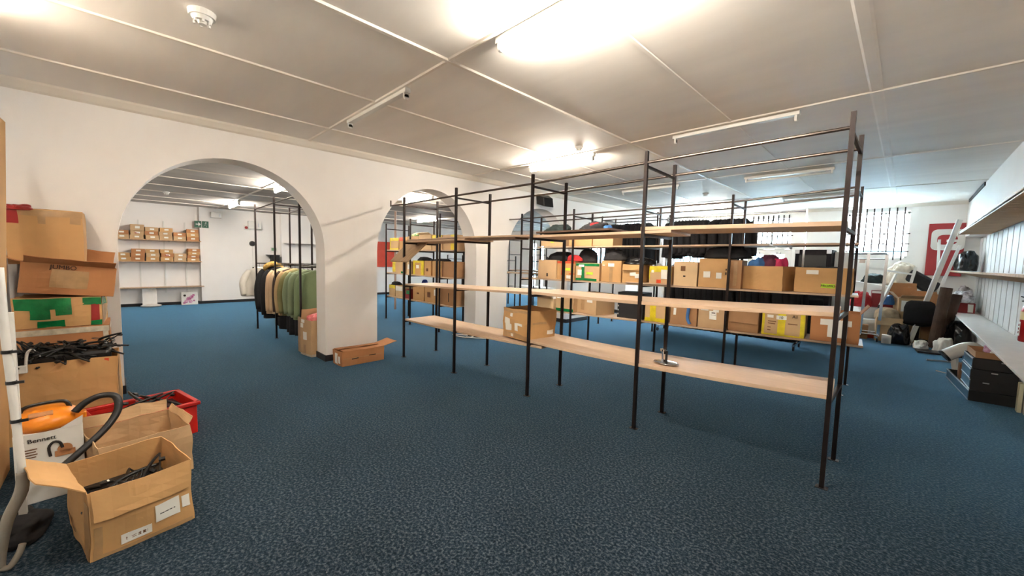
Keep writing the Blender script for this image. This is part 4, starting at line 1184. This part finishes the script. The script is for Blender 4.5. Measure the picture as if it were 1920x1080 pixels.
# big carton of hangers against the stack
carton('big brown carton heaped with black hangers, against the left wall stack', -4.98, -.36, 0, .62, .42, .63, radians(88), 'orange', jit=.012, bulge=.014, n=8,
       flaps=[('f', .34, 176)], tape=[('f', .88, .86, .92, .99, 'orange'), ('r', .1, .0, .3, .9, 'clear')])
hp = make_hanger('black plastic hanger in the heap on the big brown carton', 'hangers on the big carton')
scatter(hp, 32, -4.93, -.37, .64, .12, .24, .11, 9, .8)
tag(MB().box((0, 0, 0), (.34, .54, .12)).build('hanger_bundle', PLASTIC_BLACK, None, loc=(-4.97, -.36, .63), bevel=.03), 'dense black bundle of hangers in the mouth of the big brown carton', 'hangers')['kind'] = 'stuff'
t = thing('white_hook', 'white plastic hook standing up among the hangers on the big carton', 'hook', (-4.72, -.55, .60))
MB().tube([(0, 0, 0), (0, .01, .12), (0, .03, .155), (0, .05, .14)], .009, 8, 4).build('hook', WHITE_METAL, t, smooth=True)
MB().box((0, -.02, .01), (.03, .06, .06)).build('tab', WHITE_METAL, t, bevel=.006)

# stack behind it
carton('carton with grey printed tape round its top, bottom of the left wall stack', -5.48, -.39, 0, .58, .50, .845, radians(90), 'rust', top='closed', tape=[('f', 0, .93, 1, .99, 'grey'), ('r', 0, .93, 1, .99, 'grey'), ('f', .93, .4, .99, .93, 'grey')],
       stick=[('f', .40, .78, .62, .80, 'inkfade'), ('f', .58, .74, .66, .79, 'inkfade')])
carton('carton wrapped in green and red tape, second up in the left wall stack', -5.47, -.39, .851, .52, .46, .255, radians(87), 'orange', top='closed', jit=.012, bulge=.014,
       tape=[('f', .02, .60, .46, .98, 'green'), ('f', .18, .30, .40, .7, 'green'), ('f', .46, .40, .64, .98, 'green'), ('f', .26, .0, .56, .24, 'green'), ('f', .76, .72, 1, .98, 'green'), ('f', .86, .16, .97, .74, 'red'), ('f', .86, .0, 1, .16, 'green'), ('r', 0, .05, .5, .9, 'clear'), ('r', 0, .7, .5, .98, 'green')])
jt = carton('open carton marked JUMBO tilted on the left wall stack', -5.44, -.35, 1.135, .56, .44, .26, 0, 'rust', jit=.008, bulge=.008, rot=(radians(0), radians(0), radians(92)),
       flaps=[('f', .10, 60), ('b', .16, 20), ('l', .12, 80)], stick=[('f', .30, .22, .70, .82, 'clear')], text=[('JUMBO', 'f', .42, .90, .05, 'ink')])
jt.rotation_euler = (radians(0), radians(6.5), radians(92))
carton('large scuffed carton with red tape on its corner, top of the left wall stack', -5.58, -.46, 1.40, .44, .40, .475, radians(90), 'orange', top='closed', jit=.010, bulge=.01, tape=[('f', .0, .72, .16, 1, 'red'), ('f', .05, .88, 1, .99, 'clear'), ('f', .40, .74, .5, .9, 'clear'), ('f', .82, .76, .98, .94, 'clear')])
heap('torn red tape end sticking up from the top carton of the left stack', -5.42, -.60, 1.86, .16, .16, .05, TAPE['red'], 'tape', 'torn_tape', amp=.6, seed=40)
t = MB().prism([(-3.75, -.60, 0), (-4.30, -.60, 0), (-4.52, -.60, .87), (-5.02, -.60, 2.51), (-3.75, -.60, 2.46)], (0, -.03, 0)).build('cardboard_sheet', CARD['orange'], None)  # real left edge; the part out of view is widened to screen the dim batten
tag(t, 'tall folded cardboard sheet leaning at the extreme left edge', 'cardboard sheet')

t = thing('marker_pen', 'small black and silver strip lying on the carpet by the left arch', 'litter', (-5.48, .16, .008), radians(30))
MB().bar((-.07, 0, 0), (.03, 0, 0), .016, .012).build('barrel', PLASTIC_BLACK, t)
MB().bar((.03, 0, 0), (.07, 0, 0), .012, .010).build('cap', ALU, t)
t = thing('wall_socket', 'black socket with a white plug at the foot of the left pier', 'socket', (XW + .012, -.10, .10))
MB().box((.02, 0, 0), (.04, .12, .10)).build('plate', PLASTIC_BLACK, t, bevel=.006)
MB().cyl((.03, .03, -.06), (.06, .03, -.06), .018, n=12).build('plug', WHITE_METAL, t)

t = MB().tube([(-5.82, 4.84, .05), (-5.86, 4.7, .012), (-6.1, 4.62, .012), (-6.3, 4.66, .012), (-6.05, 4.82, .012), (-5.78, 4.98, .014), (-5.6, 5.04, .014), (-5.55, 4.95, .014), (-5.7, 4.8, .014), (-5.9, 4.66, .02)], .010, 8, 6).build('cable', WHITE_METAL, None, smooth=True)
tag(t, 'loop of white cable on the carpet under the front rack, by the second pier', 'cable')
t = thing('wall_outlet', 'white outlet low on the second pier, above the loop of cable', 'socket', (XW + .012, 4.90, .16))
MB().box((.015, 0, 0), (.03, .09, .09)).build('plate', WHITE_METAL, t, bevel=.005)
MB().box((.034, 0, 0), (.008, .03, .03)).build('plug', PLASTIC_BLACK, t)

# ================================================================ RIGHT-HAND WALL AND JUNK PILE
t = thing('wall_shelf', 'raw timber shelf high on the right wall, seen from below', 'wall shelf', (.66, 1.5, 2.24))
m = MB()
i = 0
while i * .24 < 10.3:
    m.box((.21, i * .24 + .115, .010), (.42, .23, .020)); i += 1
m.build('planks', WOOD_RAW, t)
MB().box((.008, 5.15, .012), (.016, 10.3, .05)).build('front_edge', WOOD, t)
t = thing('wall_shelf', 'thin white-topped shelf in the middle of the right wall', 'wall shelf', (.66, 1.5, 1.525))
MB().prism([(0, 0, 0), (.42, 0, -.10), (.42, 0, -.125), (0, 0, -.028)], (0, 11.4, 0)).build('board', WOOD_RAW, t)
MB().prism([(-.004, 0, .004), (.42, 0, -.096), (.42, 0, -.100), (-.004, 0, 0)], (0, 11.4, 0)).build('white_top', WHITE_PAINT, t)
t = thing('counter', 'long white counter shelf running along the right wall', 'counter', (.72, 1.5, .663))
MB().box((.175, 5.5, .012), (.35, 11.0, .026)).build('worktop', WHITE_PAINT, t, bevel=.003)

t = thing('fire_extinguisher', 'red fire extinguisher hung on the white slats at the right edge of the photo', 'fire extinguisher', (.985, 6.93, .785))
MB().box((.082, 0, .30), (.02, .05, .16)).box((.05, 0, .36), (.08, .04, .02)).build('wall_bracket', PLASTIC_BLACK, t)
RED = mat('extinguisher_red', rgb(172, 22, 24), .3)
rs = []
for zz, a in ((0, .07), (.01, .08), (.34, .08), (.39, .065), (.42, .03)):
    rs.append([Vector((cos(2 * pi * i / 24) * a, sin(2 * pi * i / 24) * a, zz)) for i in range(24)])
MB().rings(rs).build('cylinder', RED, t, smooth=True)
m = MB()
m.rings([[Vector((cos(a) * .0815, sin(a) * .0815, zz)) for a in [radians(150 + 8 * i) for i in range(20)]] for zz in (.24, .33)], cap=False)
m.build('cream_band', mat('label_cream', rgb(226, 206, 160), .5), t)
m = MB().box((-.079, -.012, .14), (.006, .05, .15)); m.build('white_label', TAPE['paper'], t)
m = MB()
for zz in (.10, .14, .18):
    m.box((-.083, -.012, zz), (.003, .034, .022))
m.build('pictograms', CARD['red'], t)
MB().cyl((0, 0, .41), (0, 0, .46), .018, n=12).bar((0, .0, .46), (-.09, 0, .49), .02, .012).bar((0, 0, .45), (-.08, 0, .44), .02, .010).build('valve', PLASTIC_BLACK, t)
MB().tube([(0, .02, .44), (.03, .09, .40), (.02, .10, .2), (.0, .095, .05)], .010, 8, 4).build('hose', PLASTIC_BLACK, t)

# red sign board with a white letter
t = thing('sign_board', 'red sign board with a large white letter e against the window wall', 'sign board', (.30, 13.12, 1.42), rot=(radians(-3), 0, 0))
MB().box((.27, 0, .57), (.56, .03, 1.18)).build('board', mat('sign_red', rgb(160, 36, 40), .5, vary=.05), t, bevel=.004)
SW = mat('sign_white', rgb(222, 214, 206), .6)
m = MB()
def rrect(w2, h2, r, n=8):
    P = []
    for cx, cy, a0 in ((w2 - r, h2 - r, 0), (-w2 + r, h2 - r, 90), (-w2 + r, -h2 + r, 180), (w2 - r, -h2 + r, 270)):
        for i in range(n + 1):
            a = radians(a0 + 90 * i / n); P.append((cx + r * cos(a), cy + r * sin(a)))
    return P
m.prism([(.30 + a, -.016, .79 + b) for a, b in rrect(.26, .235, .10)], (0, -.006, 0))
m.build('letter_ground', SW, t)
m = MB()
m.prism([(.29 + a, -.0225, .79 + b) for a, b in rrect(.155, .11, .09)], (0, -.003, 0))
m.build('letter_counter', MATS['sign_red'], t)
m = MB()
m.box((.38, -.028, .765), (.20, .006, .055))
m.build('letter_bar', SW, t)

# white panel under the right window with a brown socket plate
t = thing('white_board', 'white board propped below the right window, with a brown socket plate', 'board', (-1.42, 13.12, 0))
MB().box((.52, .03, .96), (1.04, .03, 1.92)).build('panel', WHITE_PAINT, t)
MB().box((.52 + .10, .012, 1.70), (.11, .012, .09)).build('socket_plate', mat('plate_brown', rgb(176, 150, 136), .5), t)

# leaning white trunking
t = thing('white_trunking', 'long white metal trunking leaning from the floor to the top shelf', 'trunking', (0, 0, 0))
MB().bar((.14, 11.45, .035), (.66, 11.62, 2.52), .085, .05, (0, 1, 0)).build('channel', WHITE_METAL, t, bevel=.004)
MB().bar((.115, 11.40, .035), (.635, 11.57, 2.52), .012, .03, (0, 1, 0)).build('lip', ALU, t)
t = thing('white_lath', 'thinner white lath leaning just behind the long trunking', 'lath', (0, 0, 0))
MB().bar((.25, 12.0, .03), (.74, 12.35, 2.05), .05, .03, (0, 1, 0)).build('lath', WHITE_PAINT, t)
t = thing('white_lath', 'short white lath in front of the red sign board', 'lath', (0, 0, 0))
MB().bar((.50, 12.5, .5), (.46, 12.85, 2.20), .045, .03, (0, 1, 0)).build('lath', WHITE_PAINT, t)

# chrome rolling rail
t = thing('rolling_rail', 'chrome rolling garment rail, empty, in front of the junk pile', 'garment rail', (-.56, 11.25, 0))
for xx, yy in ((-.06, 0), (.22, .10)):
    MB().bar((xx, yy, .10), (xx + .03, yy, 1.84), .05, .03, (0, 1, 0)).build('upright', CHROME, t)
    MB().bar((xx - .02, yy - .22, .09), (xx + .02, yy + .22, .09), .04, .03).build('foot', CHROME, t)
    for q in (-.2, .2):
        MB().cyl((xx - .014, yy + q, .045), (xx + .014, yy + q, .045), .045, n=14).build('wheel', PLASTIC_BLACK, t)
MB().cyl((-1.0, -.05, 1.83), (.25, .05, 1.84), .016).build('top_rail', CHROME, t)
MB().cyl((-1.0, .05, 1.72), (.25, .10, 1.73), .012).build('second_rail', CHROME, t)
MB().cyl((-1.0, -.03, .13), (.22, .05, .13), .016).cyl((-1.0, .1, .18), (.22, .12, .18), .012).build('base_rail', CHROME, t)
MB().bar((-1.0, -.03, .05), (-1.0, -.03, 1.84), .04, .03, (0, 1, 0)).build('upright', CHROME, t)

# pile: everything rests on cartons and boards from the floor up
carton('large white board box, flat, at the foot of the junk pile', -.62, 11.95, 0, .62, .7, .40, .2, 'white', top='closed', bulge=0, tape=[('f', 0, 0, 1, .2, 'orange')])
carton('white sloping board box leaning on the flat white box in the pile', -.55, 12.2, .41, .5, .55, .24, .5, 'white', top='closed', bulge=0)
carton('open tan carton low in the junk pile, beside the chrome rail', -.20, 11.55, 0, .40, .36, .50, .1, 'tan', top='open', flaps=[('f', .16, 165)])
heap('beige cloth bag on the low tan carton of the junk pile', -.22, 11.58, .44, .42, .36, .26, mat('cloth_beige', rgb(170, 150, 122), .9, vary=.2), 'bag', 'cloth_bag', seed=50)
carton('taller tan carton in the middle of the junk pile, flaps up', .06, 11.80, 0, .36, .36, .92, .25, 'tan', top='open', flaps=[('f', .14, 60), ('l', .16, 40)], stick=[('f', .1, .7, .6, .95, 'paper')])
carton('brown carton with an upright flap on the left of the junk pile top', -.05, 12.05, .93, .42, .34, .22, .1, 'rust', top='open', flaps=[('f', .08, 5)])
carton('brown carton with an upright flap, nearer the leaning trunking', .30, 11.95, .80, .38, .34, .22, -.1, 'rust', top='open', flaps=[('f', .06, 5)])
carton('plain carton hidden low behind the office chair in the pile', .34, 12.0, 0, .40, .4, .79, 0, 'brown', top='closed')
heap('red bag at the left of the junk pile', -.70, 11.85, .66, .42, .4, .34, CL_RED, 'bag', 'red_bag', seed=51)
carton('carton under the red bag in the junk pile', -.70, 11.55, 0, .36, .34, .30, .1, 'brown', top='closed')
carton('red and white carton beside the red bag in the junk pile', -.36, 12.25, .66, .36, .32, .36, .1, 'red', top='closed', stick=[('f', 0, .86, 1, 1, 'paper')])
carton('brown carton carrying the red carton in the junk pile', -.28, 12.5, 0, .5, .5, .65, 0, 'brown', top='closed')
t = MB().box((0, 0, 0), (1.2, .16, .07), Matrix.Rotation(radians(9), 3, 'Y')).build('white_plank', WHITE_PAINT, None, loc=(-.62, 12.1, 1.16))
tag(t, 'white plank lying across the top of the junk pile', 'plank')
heap('big cream plastic sack on top of the junk pile', -.10, 12.45, 1.15, .52, .44, .50, mat('sack_cream', rgb(206, 190, 168), .5, vary=.15), 'sack', 'cream_sack', seed=52, amp=.4)
t = MB().box((0, 0, 0), (.56, .34, .30), Matrix.Rotation(radians(35), 3, 'Y')).build('black_case', CL_CHAR, None, loc=(.24, 12.45, 1.26), bevel=.05)
tag(t, 'black padded case sloping down beside the cream sack', 'case')
carton('carton supporting the black padded case at the back of the pile', .22, 12.75, 0, .5, .4, 1.0, 0, 'brown', top='closed')
heap('dark green and grey cloth bundle left of the cream sack', -.55, 12.45, 1.18, .4, .3, .22, CL_GREENBLACK, 'clothing', seed=53)
heap('blue plastic bag between the white plank and the tan cartons', -.24, 11.75, .75, .2, .2, .22, mat('bag_blue', rgb(36, 96, 160), .35), 'bag', 'blue_bag', seed=54)
t = thing('table_legs', 'upturned white table leg frame on the junk pile', 'table frame', (0, 0, 0))
MB().bar((-.75, 11.9, 1.56), (.12, 11.95, 1.42), .035, .035).build('rail', WHITE_PAINT, t)
MB().bar((-.36, 11.6, .72), (-.16, 11.8, 1.42), .04, .04).build('leg', WHITE_PAINT, t)
MB().bar((.05, 11.95, 1.05), (.13, 11.95, 1.58), .05, .05).build('leg', WHITE_PAINT, t)
MB().cyl((-.37, 11.59, .68), (-.355, 11.61, .74), .03, n=10).build('foot_cap', PLASTIC_BLACK, t)

# black office chair
t = thing('office_chair', 'black office chair back behind the leaning trunking', 'office chair', (.24, 11.42, 0))
rs = []
for zz, a, b in ((.42, .20, .03), (.5, .23, .05), (.75, .23, .055), (.86, .20, .05), (.90, .14, .03)):
    rs.append([Vector((cos(2 * pi * i / 20) * a, sin(2 * pi * i / 20) * b, zz)) for i in range(20)])
MB().rings(rs).build('backrest', CL_BLACK, t, smooth=True)
MB().ball((0, .22, .42), (.24, .24, .06), 18).build('seat', CL_BLACK, t, smooth=True)
MB().cyl((0, .22, .08), (0, .22, .40), .03).build('gas_column', PLASTIC_BLACK, t)
m = MB()
for i in range(5):
    a = i * 2 * pi / 5
    m.bar((0, .22, .10), (.26 * cos(a), .22 + .26 * sin(a), .06), .04, .03)
m.build('star_base', PLASTIC_BLACK, t)
for i in range(5):
    a = i * 2 * pi / 5
    MB().cyl((.26 * cos(a) - .015, .22 + .26 * sin(a), .03), (.26 * cos(a) + .015, .22 + .26 * sin(a), .03), .03, n=12).build('caster', PLASTIC_BLACK, t)
heap('black bag on the floor left of the office chair', -.02, 11.22, 0, .36, .3, .42, BAG_BLACK, 'bag', 'black_bag_or_shade', seed=55)
carton('small grey tin on the floor in front of the low tan carton', -.20, 11.15, 0, .14, .14, .17, 0, 'white', top='closed', bulge=0, name='tin', cat='tin')
t = MB().cyl((0, 0, 0), (.10, .02, 1.18), .085, n=20).build('carpet_roll', mat('roll_brown', rgb(78, 58, 48), .95, vary=.2), None, loc=(.46, 11.15, .02), bevel=.008)
tag(t, 'brown roll of carpet standing upright beside the office chair', 'carpet roll')
t = MB().cyl((0, 0, 0), (.16, .1, 1.05), .07, n=20).build('carpet_roll', MATS['roll_brown'], None, loc=(.56, 11.3, .02), bevel=.008)
tag(t, 'second brown roll leaning toward the right wall', 'carpet roll')
heap('black bin bag under the counter at the back', .78, 11.35, 0, .38, .6, .56, BAG_BLACK, 'bag', 'black_bag_or_shade', seed=56)
heap('crumpled white plastic bag on the floor under the chair', .28, 10.95, 0, .22, .2, .16, BAG_WHITE, 'bag', 'white_bag', seed=57, amp=.5)
heap('white plastic bag on the floor beside the carpet rolls', .58, 10.85, 0, .28, .24, .26, BAG_WHITE, 'bag', 'white_bag', seed=58, amp=.5)
heap('white plastic bag at the foot of the leaning trunking', .08, 11.25, 0, .18, .18, .18, BAG_WHITE, 'bag', 'white_bag', seed=59, amp=.5)
t = MB().box((0, 0, .02), (.55, .34, .03)).build('dark_tray', PLASTIC_BLACK, None, loc=(.50, 10.55, 0), rz=.1)
tag(t, 'black tray lying flat on the floor before the junk pile', 'tray')
carton('dark red carton on the far end of the counter', .88, 12.05, .687, .24, .30, .20, 0, 'red', top='closed', bulge=0, stick=[('f', .6, .1, .9, .9, 'paper')])
heap('white and grey plastic bags heaped on the counter end', .84, 11.95, .888, .30, .4, .24, mat('bag_mixed', rgb(222, 216, 220), .35, vary=.5, col2=rgb(96, 84, 90), scale=12), 'bag', 'white_bag', seed=60, amp=.5)
heap('brown and white bags piled behind the counter end, under the middle shelf', .88, 12.45, .687, .28, .38, .52, mat('bag_brown', rgb(112, 92, 84), .6, vary=.5, col2=rgb(200, 190, 186), scale=10), 'bag', 'brown_bag', seed=61, amp=.3)
heap('black shiny bin bag on the far end of the middle shelf', .84, 12.35, 1.50, .34, .6, .42, BAG_BLACK, 'bag', 'black_bag_or_shade', seed=62, amp=.4)

# stack of black trays on the carpet by the right wall
for i, (dx, dy, lb) in enumerate(((0, .0, 'bottom black display tray, sliding out of the stack, with a blue side'), (.05, .02, 'second black display tray up in the stack by the right wall'), (.03, .0, 'third black display tray up in the stack by the right wall'), (.06, .03, 'top black display tray in the stack by the right wall'))):
    t = thing('display_tray', lb, 'tray', (.775 + dx * .3, 7.40 + dy, .001 + i * .128), radians(5 if i == 0 else 3))
    L_ = 1.28 if i == 0 else .55
    m = MB().box((0, -.28, .062), (.36, .012, .124)).box((0, -.28 + L_, .062), (.36, .012, .124)).box((-.174, -.28 + L_ / 2, .062), (.012, L_, .124)).box((.174, -.28 + L_ / 2, .062), (.012, L_, .124)).box((0, -.28 + L_ / 2, .006), (.36, L_, .012))
    m.build('body', CARD['black'], t)
    MB().box((-.182, -.28 + L_ / 2, .062), (.004, L_ - .03, .09)).build('blue_side', mat('tray_blue', rgb(70, 110, 140), .3, metal=.3), t)
    MB().box((-.183, -.28 + L_ / 2, .118), (.008, L_, .010)).box((-.183, -.28 + L_ / 2, .008), (.008, L_, .010)).build('edge_trim', ALU, t)
    if i:
        MB().box((.06 * (i - 2), -.288, .10), (.05, .006, .012)).build('catch', ALU, t)
carton('shallow brown carton with crumpled tissue on top of the black trays', .80, 7.40, .518, .34, .52, .07, radians(3), 'brown', top='open', bulge=0)
heap('crumpled white tissue lying in the shallow brown carton', .86, 7.30, .53, .16, .2, .10, BAG_WHITE, 'tissue', 'tissue', seed=63, amp=.7)
heap('pink and white wrapper at the back of the shallow brown carton', .80, 7.60, .53, .12, .12, .13, MAG, 'wrapper', 'wrapper', seed=64)
t = thing('plastic_spout', 'white plastic elbow spout with a dark open mouth, beside the black trays', 'pipe', (.58, 8.42, 0))
MB().tube([(-.10, -.02, .31), (-.02, 0, .37), (.08, .03, .44), (.17, .05, .46), (.22, .06, .38), (.20, .06, .10), (.20, .06, .02)], [.085, .085, .08, .07, .06, .05, .05], 18, 5).build('elbow', WHITE_METAL, t, smooth=True)
MB().cyl((-.118, -.025, .296), (-.098, -.02, .312), .088, n=20).build('mouth', PLASTIC_BLACK, t)
MB().prism([(-.06, -.03, .30), (.0, -.03, .30), (.02, -.03, .05), (-.01, -.03, .0)], (.03, .04, 0)).build('side_fin', WHITE_METAL, t, bevel=.006)
carton('brown carton tucked under the white plastic spout', .68, 8.16, 0, .16, .2, .26, 0, 'dark', top='closed', bulge=0)
t = MB().cyl((0, 0, 0), (.30, .12, 0), .014, n=10).build('grey_rod', ALU, None, loc=(.34, 9.62, .016))
tag(t, 'grey metal rod lying on the carpet beside the white spout', 'rod')
t = MB().bar((0, 0, 0), (.10, -.08, 0), .014, .01).build('white_strip', WHITE_PAINT, None, loc=(.42, 8.75, .006))
tag(t, 'short white strip on the carpet in front of the bottom tray', 'litter')
t = MB().box((0, 0, .16), (.03, .10, .32)).build('timber_offcut', mat('slat_cream', rgb(214, 206, 170), .6), None, loc=(.975, 6.98, 0))
tag(t, 'cream slat standing between the black trays and the right wall', 'slat')
